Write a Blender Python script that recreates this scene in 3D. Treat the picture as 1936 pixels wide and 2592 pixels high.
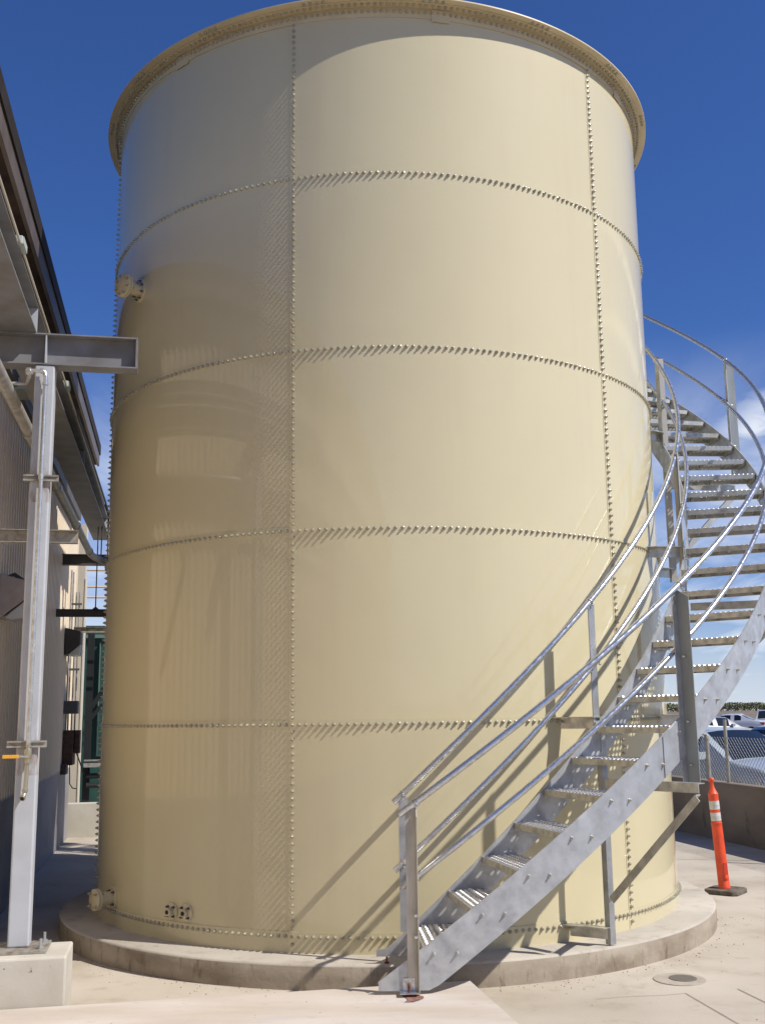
import bpy, math, random
from mathutils import Vector, Matrix
import numpy as np
random.seed(7)
PI = math.pi
R = math.radians

# ------------------------------------------------------------------ clean
for o in list(bpy.data.objects):
    bpy.data.objects.remove(o, do_unlink=True)
scene = bpy.context.scene
COL = scene.collection

# ------------------------------------------------------------------ camera
EYE = 1.77
YAW, PITCH, ROLL, FPX = 0.00031, 0.18649, -0.01365, 2708.0
fwd = Vector((math.sin(YAW)*math.cos(PITCH), math.cos(YAW)*math.cos(PITCH), math.sin(PITCH)))
rgt = Vector((math.cos(YAW), -math.sin(YAW), 0))
upv = rgt.cross(fwd)
r2 = rgt*math.cos(ROLL) + upv*math.sin(ROLL)
u2 = -rgt*math.sin(ROLL) + upv*math.cos(ROLL)
cam_d = bpy.data.cameras.new("camera")
cam = bpy.data.objects.new("camera", cam_d); COL.objects.link(cam)
M = Matrix((r2, u2, -fwd)).transposed().to_4x4()
M.translation = Vector((0, 0, EYE))
cam.matrix_world = M
cam_d.sensor_fit = 'VERTICAL'; cam_d.sensor_height = 24.0
cam_d.lens = 24.0*FPX/2592.0
cam_d.clip_start = 0.05; cam_d.clip_end = 3000
scene.camera = cam
scene.render.resolution_x = 764; scene.render.resolution_y = 1024

# ------------------------------------------------------------------ sky, sun, exposure
SUN_EL = R(46.5)
SUN_AZ = R(112.3)            # clockwise from +Y
sdir = Vector((math.sin(SUN_AZ)*math.cos(SUN_EL), math.cos(SUN_AZ)*math.cos(SUN_EL), math.sin(SUN_EL)))
w = bpy.data.worlds.new("World"); scene.world = w; w.use_nodes = True
nt = w.node_tree; N = nt.nodes; L = nt.links
bg = N['Background']
sky = N.new('ShaderNodeTexSky'); sky.sky_type = 'NISHITA'; sky.sun_disc = False
sky.sun_elevation = SUN_EL; sky.sun_rotation = SUN_AZ
sky.air_density = 1.0; sky.dust_density = 0.35; sky.ozone_density = 3.5; sky.altitude = 100
tc = N.new('ShaderNodeTexCoord')
sep = N.new('ShaderNodeSeparateXYZ'); L.new(tc.outputs['Generated'], sep.inputs[0])
# wispy low clouds, laid out by direction in the sky
zz = N.new('ShaderNodeMath'); zz.operation = 'ADD'; zz.inputs[1].default_value = 0.12
L.new(sep.outputs['Z'], zz.inputs[0])
dv = N.new('ShaderNodeVectorMath'); dv.operation = 'DIVIDE'
cmbz = N.new('ShaderNodeCombineXYZ')
for i in range(3): L.new(zz.outputs[0], cmbz.inputs[i])
L.new(tc.outputs['Generated'], dv.inputs[0]); L.new(cmbz.outputs[0], dv.inputs[1])
mp = N.new('ShaderNodeMapping'); mp.inputs['Rotation'].default_value = (0, 0, R(35)); mp.inputs['Scale'].default_value = (1.5, 0.55, 1.0)
mp.inputs['Location'].default_value = (3.1, 0.7, 0)
L.new(dv.outputs[0], mp.inputs[0])
cn = N.new('ShaderNodeTexNoise'); cn.inputs['Scale'].default_value = 1.5; cn.inputs['Detail'].default_value = 7; cn.inputs['Roughness'].default_value = 0.6
cn.inputs['Distortion'].default_value = 0.5
L.new(mp.outputs[0], cn.inputs['Vector'])
cr = N.new('ShaderNodeMapRange'); cr.inputs['From Min'].default_value = 0.36; cr.inputs['From Max'].default_value = 0.62
L.new(cn.outputs['Fac'], cr.inputs['Value'])
band = N.new('ShaderNodeMapRange'); band.interpolation_type = 'SMOOTHSTEP'
band.inputs['From Min'].default_value = 0.34; band.inputs['From Max'].default_value = 0.16
L.new(sep.outputs['Z'], band.inputs['Value'])
cm = N.new('ShaderNodeMath'); cm.operation = 'MULTIPLY'
L.new(cr.outputs[0], cm.inputs[0]); L.new(band.outputs[0], cm.inputs[1])
cm2 = N.new('ShaderNodeMath'); cm2.operation = 'MULTIPLY'; cm2.inputs[1].default_value = 0.9
L.new(cm.outputs[0], cm2.inputs[0])
mixc = N.new('ShaderNodeMix'); mixc.data_type = 'RGBA'
tint = N.new('ShaderNodeMix'); tint.data_type = 'RGBA'; tint.blend_type = 'MULTIPLY'; tint.inputs[0].default_value = 1.0
tint.inputs[7].default_value = (0.52, 0.80, 1.36, 1)
L.new(sky.outputs[0], tint.inputs[6])
def smath(op, a, b=None, c=None):
    m_ = N.new('ShaderNodeMath'); m_.operation = op
    for i_, x_ in enumerate((a, b, c)):
        if x_ is None: continue
        if isinstance(x_, (int, float)): m_.inputs[i_].default_value = x_
        else: L.new(x_, m_.inputs[i_])
    return m_.outputs[0]
ym = smath('MAXIMUM', sep.outputs['Y'], 0.05)
tx = smath('DIVIDE', sep.outputs['X'], ym); tz = smath('DIVIDE', sep.outputs['Z'], ym)
n2 = N.new('ShaderNodeTexNoise'); n2.inputs['Scale'].default_value = 9; n2.inputs['Detail'].default_value = 8; n2.inputs['Roughness'].default_value = 0.6
cv = N.new('ShaderNodeCombineXYZ'); L.new(tx, cv.inputs[0]); L.new(smath('MULTIPLY', tz, 2.6), cv.inputs[1]); L.new(cv.outputs[0], n2.inputs['Vector'])
wob = smath('MULTIPLY', smath('SUBTRACT', n2.outputs['Fac'], 0.5), 0.09)
tot = None
for x0_, z0_, sl_, wd_, am_, xs_ in ((0.29, 0.245, 0.45, 0.020, 0.95, 0.27), (0.30, 0.205, 0.35, 0.028, 0.8, 0.25), (0.28, 0.155, 0.15, 0.040, 0.65, 0.18), (-0.27, 0.10, 0.0, 0.10, 0.6, -2.0)):
    dz_ = smath('ABSOLUTE', smath('ADD', smath('SUBTRACT', tz, smath('MULTIPLY_ADD', smath('SUBTRACT', tx, x0_), sl_, z0_)), wob))
    r_ = N.new('ShaderNodeMapRange'); r_.interpolation_type = 'SMOOTHSTEP'; r_.inputs['From Min'].default_value = wd_*1.5; r_.inputs['From Max'].default_value = 0.0; L.new(dz_, r_.inputs['Value'])
    e_ = N.new('ShaderNodeMapRange'); e_.interpolation_type = 'SMOOTHSTEP'; e_.inputs['From Min'].default_value = xs_; e_.inputs['From Max'].default_value = xs_+0.10; L.new(tx, e_.inputs['Value'])
    k_ = smath('MULTIPLY', smath('MULTIPLY', r_.outputs[0], e_.outputs[0]), am_)
    if xs_ < 0:
        e2_ = N.new('ShaderNodeMapRange'); e2_.interpolation_type = 'SMOOTHSTEP'; e2_.inputs['From Min'].default_value = -0.1; e2_.inputs['From Max'].default_value = -0.22; L.new(tx, e2_.inputs['Value']); k_ = smath('MULTIPLY', k_, e2_.outputs[0])
    fr = N.new('ShaderNodeMapRange'); fr.inputs['From Min'].default_value = 0.3; fr.inputs['From Max'].default_value = 0.6; fr.inputs['To Min'].default_value = 0.35; L.new(n2.outputs['Fac'], fr.inputs['Value'])
    k_ = smath('MULTIPLY', k_, fr.outputs[0])
    tot = k_ if tot is None else smath('MAXIMUM', tot, k_)
hz = N.new('ShaderNodeMapRange'); hz.interpolation_type = 'SMOOTHSTEP'; hz.inputs['From Min'].default_value = 0.13; hz.inputs['From Max'].default_value = -0.02
hz.inputs['To Max'].default_value = 0.72
L.new(sep.outputs['Z'], hz.inputs['Value'])
mxh = N.new('ShaderNodeMath'); mxh.operation = 'MAXIMUM'; L.new(smath('MAXIMUM', tot, smath('MULTIPLY', cm2.outputs[0], 0.8)), mxh.inputs[0]); L.new(hz.outputs[0], mxh.inputs[1])
L.new(mxh.outputs[0], mixc.inputs[0]); L.new(tint.outputs[2], mixc.inputs[6])
mixc.inputs[7].default_value = (10.4, 11.0, 12.2, 1)
L.new(mixc.outputs[2], bg.inputs['Color'])
bg.inputs['Strength'].default_value = 0.066

sun_d = bpy.data.lights.new("sun", 'SUN'); sun_d.energy = 4.3; sun_d.angle = R(0.55); sun_d.color = (1.0, 0.955, 0.89)
sun = bpy.data.objects.new("sun", sun_d); COL.objects.link(sun)
sun.rotation_euler = sdir.to_track_quat('Z', 'Y').to_euler()
sun.location = (20, -10, 25)

vs = scene.view_settings
vs.view_transform = 'Standard'; vs.look = 'None'; vs.exposure = 0.30; vs.gamma = 1.0; vs.use_curve_mapping = False
scene.render.engine = 'CYCLES'

# ------------------------------------------------------------------ helpers
D = 10.255                      # tank axis at (0, D)
_a = R(11.0)
UA = Vector((math.cos(_a), math.sin(_a), 0)); VA = Vector((-math.sin(_a), math.cos(_a), 0))
def UV(u, v, z): return UA*u + VA*v + Vector((0, 0, z))
def CY(r, th, z): return Vector((r*math.sin(th), D - r*math.cos(th), z))

def tag(o, label=None, cat=None, group=None, kind=None):
    if label: o['label'] = label
    if cat: o['category'] = cat
    if group: o['group'] = group
    if kind: o['kind'] = kind
    return o
def empty(name, loc=(0, 0, 0), rz=0.0, **k):
    o = bpy.data.objects.new(name, None); COL.objects.link(o)
    o.location = loc; o.rotation_euler = (0, 0, rz); o.empty_display_size = 0.2
    return tag(o, **k)
class MB:
    """collects faces, builds ONE mesh object"""
    def __init__(s): s.v = []; s.f = []; s.m = []
    def add(s, vs_, fs, mi=0):
        n = len(s.v); s.v += [tuple(p) for p in vs_]; s.f += [tuple(i+n for i in f) for f in fs]; s.m += [mi]*len(fs)
    def hexa(s, p, mi=0):   # 8 points bottom 0-3 ccw, top 4-7
        s.add(p, [(3,2,1,0),(4,5,6,7),(0,1,5,4),(1,2,6,5),(2,3,7,6),(3,0,4,7)], mi)
    def box(s, x0, x1, y0, y1, z0, z1, F=None, mi=0):
        p = [(x0,y0,z0),(x1,y0,z0),(x1,y1,z0),(x0,y1,z0),(x0,y0,z1),(x1,y0,z1),(x1,y1,z1),(x0,y1,z1)]
        if F: p = [F(*q) for q in p]
        s.hexa(p, mi)
    def bar(s, a, b, wx, wy, up=Vector((0,0,1)), mi=0):   # rectangular bar from a to b
        a = Vector(a); b = Vector(b); d = (b-a).normalized()
        x = d.cross(Vector(up))
        if x.length < 1e-4: x = d.cross(Vector((1,0,0)))
        x.normalize(); y = x.cross(d)
        p = []
        for c in (a, b):
            p += [c-x*wx/2-y*wy/2, c+x*wx/2-y*wy/2, c+x*wx/2+y*wy/2, c-x*wx/2+y*wy/2]
        s.hexa(p, mi)
    def ell(s, a, b, w, t, e1, e2, mi=0):   # angle iron: legs along e1 and e2 from the line a-b
        a = Vector(a); b = Vector(b); e1 = Vector(e1).normalized(); e2 = Vector(e2).normalized()
        prof = [(0,0),(w,0),(w,t),(t,t),(t,w),(0,w)]
        s.extr([a+e1*x+e2*y for x, y in prof], b-a, mi)
    def extr(s, pts, d, mi=0):
        n = len(pts); d = Vector(d)
        v = [Vector(p) for p in pts] + [Vector(p)+d for p in pts]
        f = [tuple(range(n-1, -1, -1)), tuple(range(n, 2*n))]
        f += [(i, (i+1) % n, (i+1) % n+n, i+n) for i in range(n)]
        s.add(v, f, mi)
    def tube(s, pts, r, n=10, caps=True, mi=0, radii=None):
        pts = [Vector(p) for p in pts]; k = len(pts); vv = []; prev = None
        for i, p in enumerate(pts):
            d = (pts[min(i+1, k-1)]-pts[max(i-1, 0)]).normalized()
            if prev is None:
                x = d.cross(Vector((0,0,1)))
                if x.length < 1e-3: x = Vector((1,0,0))
            else:
                x = prev - d*prev.dot(d)
            x.normalize(); prev = x; y = d.cross(x)
            rr = radii[i] if radii else r
            for j in range(n):
                t = 2*PI*j/n; vv.append(p + x*rr*math.cos(t) + y*rr*math.sin(t))
        f = []
        for i in range(k-1):
            for j in range(n):
                f.append((i*n+j, i*n+(j+1) % n, (i+1)*n+(j+1) % n, (i+1)*n+j))
        if caps:
            f.append(tuple(range(n-1, -1, -1))); f.append(tuple((k-1)*n+j for j in range(n)))
        s.add(vv, f, mi)
    def lathe(s, a, axis, prof, n=24, mi=0):  # prof [(r, h)]
        a = Vector(a); axis = Vector(axis).normalized()
        x = axis.cross(Vector((0,0,1)))
        if x.length < 1e-3: x = Vector((1,0,0))
        x.normalize(); y = axis.cross(x); vv = []
        for r, h in prof:
            for j in range(n):
                t = 2*PI*j/n; vv.append(a + axis*h + x*r*math.cos(t) + y*r*math.sin(t))
        f = []
        for i in range(len(prof)-1):
            for j in range(n):
                f.append((i*n+j, i*n+(j+1) % n, (i+1)*n+(j+1) % n, (i+1)*n+j))
        f.append(tuple(range(n-1, -1, -1))); f.append(tuple((len(prof)-1)*n+j for j in range(n)))
        s.add(vv, f, mi)
    def mesh(s, name, mats, smooth=False, origin=Vector((0,0,0)), rot=0.0, bevel=0):
        me = bpy.data.meshes.new(name)
        if rot or Vector(origin).length:
            c, sn = math.cos(-rot), math.sin(-rot); ox, oy, oz = origin
            vv = [((x-ox)*c-(y-oy)*sn, (x-ox)*sn+(y-oy)*c, z-oz) for x, y, z in s.v]
        else: vv = s.v
        me.from_pydata(vv, [], s.f)
        for m in (mats if isinstance(mats, (list, tuple)) else [mats]): me.materials.append(m)
        if any(s.m): me.polygons.foreach_set('material_index', s.m)
        me.update()
        import bmesh
        bm = bmesh.new(); bm.from_mesh(me); bmesh.ops.recalc_face_normals(bm, faces=bm.faces); bm.to_mesh(me); bm.free()
        if smooth: 
            me.polygons.foreach_set('use_smooth', [True]*len(me.polygons))
            try: me.set_sharp_from_angle(angle=R(38))
            except Exception: pass
        return me
    def build(s, name, mats, parent=None, smooth=False, bevel=0, at=None, **k):
        """vertices are in world space; the object keeps the parent's (or at's) origin"""
        o0 = parent
        while o0 is not None and o0.parent is not None: o0 = o0.parent
        org = Vector(o0.location) if o0 else (Vector(at) if at is not None else Vector((0,0,0)))
        rz = o0.rotation_euler[2] if o0 else 0.0
        me = s.mesh(name, mats, smooth, org, rz)
        o = bpy.data.objects.new(name, me); COL.objects.link(o)
        if parent: o.parent = parent
        elif at is not None: o.location = at
        if bevel:
            b = o.modifiers.new('bevel', 'BEVEL'); b.width = bevel; b.segments = 2; b.limit_method = 'ANGLE'; b.angle_limit = R(40)
            b.harden_normals = False
        return tag(o, **k)

# ------------------------------------------------------------------ materials
def mat(name, col, rough=0.6, metal=0.0, spec=0.5, var=0.12, vscale=3.0, col2=None, bump=0.0, bscale=60.0, coat=0.0, mask=(0.4, 0.65),
        vstretch=(1,1,1), rvar=0.0, detail=6, coatr=0.06):
    m = bpy.data.materials.new(name); m.use_nodes = True
    t = m.node_tree; n = t.nodes; l = t.links; b = n['Principled BSDF']
    b.inputs['Roughness'].default_value = rough; b.inputs['Metallic'].default_value = metal
    b.inputs['Specular IOR Level'].default_value = spec
    if coat: b.inputs['Coat Weight'].default_value = coat; b.inputs['Coat Roughness'].default_value = coatr
    c = n.new('ShaderNodeTexCoord'); mpn = n.new('ShaderNodeMapping'); mpn.inputs['Scale'].default_value = vstretch
    l.new(c.outputs['Object'], mpn.inputs[0])
    no = n.new('ShaderNodeTexNoise'); no.inputs['Scale'].default_value = vscale; no.inputs['Detail'].default_value = detail
    l.new(mpn.outputs[0], no.inputs['Vector'])
    mr = n.new('ShaderNodeMapRange'); mr.inputs['From Min'].default_value = mask[0]; mr.inputs['From Max'].default_value = mask[1]
    l.new(no.outputs['Fac'], mr.inputs['Value'])
    mx = n.new('ShaderNodeMix'); mx.data_type = 'RGBA'
    if col2 is None: col2 = tuple(x*(1-var) for x in col)
    mx.inputs[6].default_value = (*col, 1); mx.inputs[7].default_value = (*col2, 1)
    l.new(mr.outputs[0], mx.inputs[0]); l.new(mx.outputs[2], b.inputs['Base Color'])
    if rvar:
        rr = n.new('ShaderNodeMapRange'); rr.inputs['To Min'].default_value = rough-rvar; rr.inputs['To Max'].default_value = rough+rvar
        rr.inputs['From Min'].default_value = 0.35; rr.inputs['From Max'].default_value = 0.65
        l.new(no.outputs['Fac'], rr.inputs['Value']); l.new(rr.outputs[0], b.inputs['Roughness'])
    if bump:
        bn = n.new('ShaderNodeTexNoise'); bn.inputs['Scale'].default_value = bscale; bn.inputs['Detail'].default_value = 5
        l.new(c.outputs['Object'], bn.inputs['Vector'])
        bu = n.new('ShaderNodeBump'); bu.inputs['Strength'].default_value = bump; bu.inputs['Distance'].default_value = 0.01
        l.new(bn.outputs['Fac'], bu.inputs['Height']); l.new(bu.outputs[0], b.inputs['Normal'])
    m['mix'] = mx.name
    return m

def layer(m, scale, lo, hi, col, amt=1.0, stretch=(1,1,1), detail=8, seed=0.0):
    """adds stains / specks of a second colour through a noise mask"""
    t = m.node_tree; n = t.nodes; l = t.links; b = n['Principled BSDF']
    src = b.inputs['Base Color'].links[0].from_socket
    c = n.new('ShaderNodeTexCoord'); mpn = n.new('ShaderNodeMapping'); mpn.inputs['Scale'].default_value = stretch; mpn.inputs['Location'].default_value = (seed, seed*1.3, seed*.7)
    l.new(c.outputs['Object'], mpn.inputs[0])
    no = n.new('ShaderNodeTexNoise'); no.inputs['Scale'].default_value = scale; no.inputs['Detail'].default_value = detail; no.inputs['Roughness'].default_value = 0.65
    l.new(mpn.outputs[0], no.inputs['Vector'])
    mr = n.new('ShaderNodeMapRange'); mr.inputs['From Min'].default_value = lo; mr.inputs['From Max'].default_value = hi; mr.inputs['To Max'].default_value = amt
    l.new(no.outputs['Fac'], mr.inputs['Value'])
    mx = n.new('ShaderNodeMix'); mx.data_type = 'RGBA'
    l.new(mr.outputs[0], mx.inputs[0]); l.new(src, mx.inputs[6]); mx.inputs[7].default_value = (*col, 1)
    l.new(mx.outputs[2], b.inputs['Base Color'])
    return m

TAN = (0.60, 0.534, 0.340)
m_tank = mat('tank_paint', TAN, 0.6, spec=0.15, var=0.035, vscale=0.8, bump=0.22, bscale=2.6, coat=0.85, coatr=0.045)
_t = m_tank.node_tree; _oi = _t.nodes.new('ShaderNodeObjectInfo'); _mr = _t.nodes.new('ShaderNodeMapRange'); _mr.inputs['To Min'].default_value = 0.965; _mr.inputs['To Max'].default_value = 1.02
_hs = _t.nodes.new('ShaderNodeHueSaturation'); _bs = _t.nodes['Principled BSDF']; _src = _bs.inputs['Base Color'].links[0].from_socket
_t.links.new(_oi.outputs['Random'], _mr.inputs['Value']); _t.links.new(_mr.outputs[0], _hs.inputs['Value']); _t.links.new(_src, _hs.inputs['Color']); _t.links.new(_hs.outputs[0], _bs.inputs['Base Color'])
m_tank = layer(m_tank, 2.2, 0.52, 0.80, (0.53, 0.45, 0.29), 0.45, (1.5, 1.5, 0.10))
m_tank = layer(m_tank, 45, 0.735, 0.76, (0.75, 0.70, 0.55), 0.5, seed=9)
m_tank2 = mat('tank_fitting_paint', (0.60, 0.52, 0.33), 0.35, var=0.08, vscale=12, coat=0.3)
m_rim = mat('tank_rim_paint', (0.62, 0.52, 0.33), 0.4, var=0.10, vscale=3, coat=0.2)
m_bolt = mat('bolt_cap_zinc', (0.43, 0.395, 0.29), 0.25, 0.15, var=0.25, vscale=9, coat=0.7)
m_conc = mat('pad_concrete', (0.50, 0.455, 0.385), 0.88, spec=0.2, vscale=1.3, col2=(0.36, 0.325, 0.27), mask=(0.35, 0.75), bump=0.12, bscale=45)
m_conc = layer(m_conc, 3.0, 0.54, 0.68, (0.25, 0.21, 0.165), 0.5, (1, 1, 2.0))
m_conc = layer(m_conc, 8, 0.56, 0.68, (0.30, 0.25, 0.19), 0.5, seed=4)
m_conc = layer(m_conc, 38, 0.66, 0.70, (0.16, 0.13, 0.10), 0.7)
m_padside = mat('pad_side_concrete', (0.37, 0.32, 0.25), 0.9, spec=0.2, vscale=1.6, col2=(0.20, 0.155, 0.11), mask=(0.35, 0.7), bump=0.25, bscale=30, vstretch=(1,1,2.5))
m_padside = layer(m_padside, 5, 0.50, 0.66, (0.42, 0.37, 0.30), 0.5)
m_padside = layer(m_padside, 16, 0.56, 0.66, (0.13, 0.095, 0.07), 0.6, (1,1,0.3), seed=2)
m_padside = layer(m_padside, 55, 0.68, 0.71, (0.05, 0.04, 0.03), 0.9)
m_slab = mat('slab_concrete', (0.56, 0.505, 0.45), 0.9, spec=0.2, vscale=1.1, col2=(0.46, 0.39, 0.31), mask=(0.35, 0.7), bump=0.08, bscale=60, vstretch=(1, 3.5, 1))
m_slab = layer(m_slab, 2.2, 0.50, 0.66, (0.43, 0.41, 0.40), 0.6, (0.5, 2.5, 1))
m_slab = layer(m_slab, 9, 0.58, 0.70, (0.40, 0.34, 0.28), 0.4, seed=2)
m_slab = layer(m_slab, 30, 0.69, 0.73, (0.22, 0.17, 0.13), 0.7)
m_pave = mat('pavement_concrete', (0.53, 0.475, 0.395), 0.9, spec=0.2, vscale=0.8, col2=(0.41, 0.355, 0.28), mask=(0.35, 0.7), bump=0.12, bscale=50)
m_pave = layer(m_pave, 1.6, 0.54, 0.70, (0.34, 0.285, 0.215), 0.5)
m_pave = layer(m_pave, 6.5, 0.58, 0.72, (0.30, 0.24, 0.17), 0.45, seed=5)
m_pave = layer(m_pave, 24, 0.70, 0.735, (0.20, 0.15, 0.11), 0.8)
m_dirt = mat('field_dirt', (0.235, 0.19, 0.145), 0.95, spec=0.1, vscale=0.02, col2=(0.17, 0.14, 0.115), mask=(0.35, 0.65))
m_lot = mat('parking_lot', (0.38, 0.33, 0.26), 0.95, spec=0.1, vscale=0.1, col2=(0.29, 0.26, 0.21), mask=(0.35, 0.65), bump=0.1, bscale=20)
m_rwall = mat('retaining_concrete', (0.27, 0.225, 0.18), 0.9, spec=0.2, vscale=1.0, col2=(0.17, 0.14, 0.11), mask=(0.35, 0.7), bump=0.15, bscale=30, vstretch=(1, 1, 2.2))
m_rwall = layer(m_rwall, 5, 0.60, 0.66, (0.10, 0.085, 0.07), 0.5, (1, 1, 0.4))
m_foot = mat('footing_concrete', (0.52, 0.49, 0.425), 0.85, spec=0.2, vscale=3, col2=(0.42, 0.39, 0.32), mask=(0.35, 0.7), bump=0.1, bscale=40)
m_foot = layer(m_foot, 26, 0.66, 0.69, (0.06, 0.05, 0.045), 0.9)
m_foot = layer(m_foot, 60, 0.66, 0.70, (0.15, 0.12, 0.10), 0.8, seed=3)
m_joint = mat('joint_filler', (0.26, 0.21, 0.16), 0.95, spec=0.1)

def galv(name, base, rough, metal, sc=9, bump=0.02):
    m = mat(name, base, rough, metal, vscale=sc, col2=tuple(x*0.66 for x in base), mask=(0.34, 0.68), rvar=0.10, bump=bump, bscale=90, detail=9)
    return layer(m, sc*0.45, 0.52, 0.70, tuple(min(1, x*1.22) for x in base), 0.55)
m_plate = galv('galvanized_plate', (0.52, 0.535, 0.55), 0.46, 0.5, 11)
m_flat = galv('galvanized_flat_bar', (0.45, 0.46, 0.47), 0.45, 0.6, 10)
m_angle = mat('weathered_galvanized', (0.55, 0.52, 0.45), 0.5, 0.45, vscale=14, col2=(0.38, 0.36, 0.31), mask=(0.3, 0.7), rvar=0.12, bump=0.03, bscale=70, vstretch=(1,1,0.25))
m_rail = galv('galvanized_pipe', (0.68, 0.69, 0.70), 0.27, 0.88, 30, 0.01)
m_tread = galv('galvanized_tread', (0.74, 0.74, 0.73), 0.33, 0.75, 25, 0.02)
m_under = galv('galvanized_channel', (0.60, 0.585, 0.52), 0.4, 0.7, 16)
m_post = mat('shaded_galvanized_angle', (0.30,0.335,0.345), 0.5, 0.3, vscale=12, col2=(0.22,0.24,0.24), mask=(0.3,0.7), vstretch=(1,1,0.2))  # darker grey carries the shade on the post's radial leg
m_steelbolt = mat('zinc_bolt', (0.75, 0.75, 0.75), 0.25, 1.0)
m_rust = mat('rust_steel', (0.22, 0.05, 0.03), 0.8, 0.2, col2=(0.10, 0.03, 0.02), vscale=40)
m_ruststain = mat('rust_stain', (0.20, 0.09, 0.07), 0.95, spec=0.1, col2=(0.30, 0.18, 0.14), vscale=30)

m_col = mat('grey_painted_steel', (0.44, 0.455, 0.48), 0.5, 0.0, vscale=6, var=0.10, coat=0.1)
def rusty(m, z0, z1, z2, z3):
    """rust bloom between heights (object space)"""
    t = m.node_tree; n = t.nodes; l = t.links; b = n['Principled BSDF']
    src = b.inputs['Base Color'].links[0].from_socket
    c = n.new('ShaderNodeTexCoord'); s = n.new('ShaderNodeSeparateXYZ'); l.new(c.outputs['Object'], s.inputs[0])
    tot = None
    for a, bb in ((z0, z1), (z2, z3)):
        m1 = n.new('ShaderNodeMapRange'); m1.interpolation_type = 'SMOOTHSTEP'; m1.inputs['From Min'].default_value = a; m1.inputs['From Max'].default_value = bb
        l.new(s.outputs['Z'], m1.inputs['Value'])
        g = n.new('ShaderNodeMath'); g.operation = 'SUBTRACT'; g.inputs[0].default_value = 1.0; l.new(m1.outputs[0], g.inputs[1])
        h = n.new('ShaderNodeMath'); h.operation = 'GREATER_THAN'; h.inputs[1].default_value = a-0.05; l.new(s.outputs['Z'], h.inputs[0])
        k = n.new('ShaderNodeMath'); k.operation = 'MULTIPLY'; l.new(g.outputs[0], k.inputs[0]); l.new(h.outputs[0], k.inputs[1])
        if tot is None: tot = k.outputs[0]
        else:
            ad = n.new('ShaderNodeMath'); ad.operation = 'SUBTRACT'
            # upper bloom only above z2
            mxx = n.new('ShaderNodeMath'); mxx.operation = 'GREATER_THAN'; mxx.inputs[1].default_value = a-0.05; l.new(s.outputs['Z'], mxx.inputs[0])
            first = n.new('ShaderNodeMath'); first.operation = 'MULTIPLY'
            inv = n.new('ShaderNodeMath'); inv.operation = 'SUBTRACT'; inv.inputs[0].default_value = 1.0; l.new(mxx.outputs[0], inv.inputs[1])
            l.new(tot, first.inputs[0]); l.new(inv.outputs[0], first.inputs[1])
            ad.operation = 'ADD'; l.new(first.outputs[0], ad.inputs[0]); l.new(k.outputs[0], ad.inputs[1]); tot = ad.outputs[0]
    no = n.new('ShaderNodeTexNoise'); no.inputs['Scale'].default_value = 28; no.inputs['Detail'].default_value = 8
    mpn = n.new('ShaderNodeMapping'); mpn.inputs['Scale'].default_value = (1,1,0.3); l.new(c.outputs['Object'], mpn.inputs[0]); l.new(mpn.outputs[0], no.inputs['Vector'])
    mm = n.new('ShaderNodeMapRange'); mm.inputs['From Min'].default_value = 0.42; mm.inputs['From Max'].default_value = 0.75
    l.new(no.outputs['Fac'], mm.inputs['Value'])
    ml = n.new('ShaderNodeMath'); ml.operation = 'MULTIPLY'; l.new(mm.outputs[0], ml.inputs[0]); l.new(tot, ml.inputs[1])
    mx = n.new('ShaderNodeMix'); mx.data_type = 'RGBA'; l.new(ml.outputs[0], mx.inputs[0]); l.new(src, mx.inputs[6]); mx.inputs[7].default_value = (0.19, 0.095, 0.035, 1)
    l.new(mx.outputs[2], b.inputs['Base Color'])
m_col_r = mat('grey_column_paint', (0.44, 0.455, 0.48), 0.5, 0.0, vscale=6, var=0.10, coat=0.1)
rusty(m_col_r, 1.50-0.435, 1.92-0.435, 3.20-0.435, 3.55-0.435)
m_beam = mat('grey_beam_paint', (0.21, 0.21, 0.22), 0.5, vscale=5, col2=(0.15, 0.14, 0.13), mask=(0.35, 0.7))
m_darkbeam = mat('dark_beam_paint', (0.095, 0.09, 0.085), 0.6, vscale=5, col2=(0.065, 0.055, 0.05), mask=(0.35, 0.7))
m_siding = mat('cream_metal_siding', (0.78, 0.655, 0.49), 0.42, vscale=1.0, var=0.08, spec=0.4, vstretch=(1,1,0.3))
m_stem = mat('stem_wall_concrete', (0.27, 0.255, 0.25), 0.85, vscale=2, var=0.25, bump=0.1, bscale=30)
m_roof = mat('brown_roof_steel', (0.030, 0.024, 0.021), 0.7, vscale=4, var=0.3, spec=0.2)
m_fascia = mat('fascia_brown', (0.115, 0.095, 0.09), 0.5, vscale=4, col2=(0.08, 0.06, 0.05), mask=(0.4, 0.7))
m_soffit = mat('rusty_soffit', (0.075, 0.052, 0.040), 0.8, vscale=2.5, col2=(0.028, 0.020, 0.018), mask=(0.35, 0.6), spec=0.2)
m_pipe = mat('grey_pipe', (0.42, 0.41, 0.385), 0.42, 0.3, vscale=15, col2=(0.28, 0.26, 0.23), mask=(0.35, 0.65))
m_gpipe = galv('galvanized_water_pipe', (0.62, 0.63, 0.62), 0.32, 0.75, 30)
m_strut = mat('strut_channel_steel', (0.40, 0.385, 0.34), 0.5, 0.5, vscale=20, col2=(0.22, 0.14, 0.09), mask=(0.45, 0.75))
m_yellow = mat('yellow_vinyl', (0.72, 0.36, 0.03), 0.4, var=0.1, vscale=40)
m_brass = mat('dull_bronze', (0.42, 0.38, 0.28), 0.35, 0.7)
m_box = mat('grey_green_enclosure', (0.40, 0.44, 0.40), 0.5, var=0.08, vscale=20)
m_cream = mat('cream_conduit', (0.62, 0.56, 0.45), 0.5)
m_lampbody = mat('bronze_lamp_housing', (0.40, 0.34, 0.32), 0.5, vscale=10, var=0.15)
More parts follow.
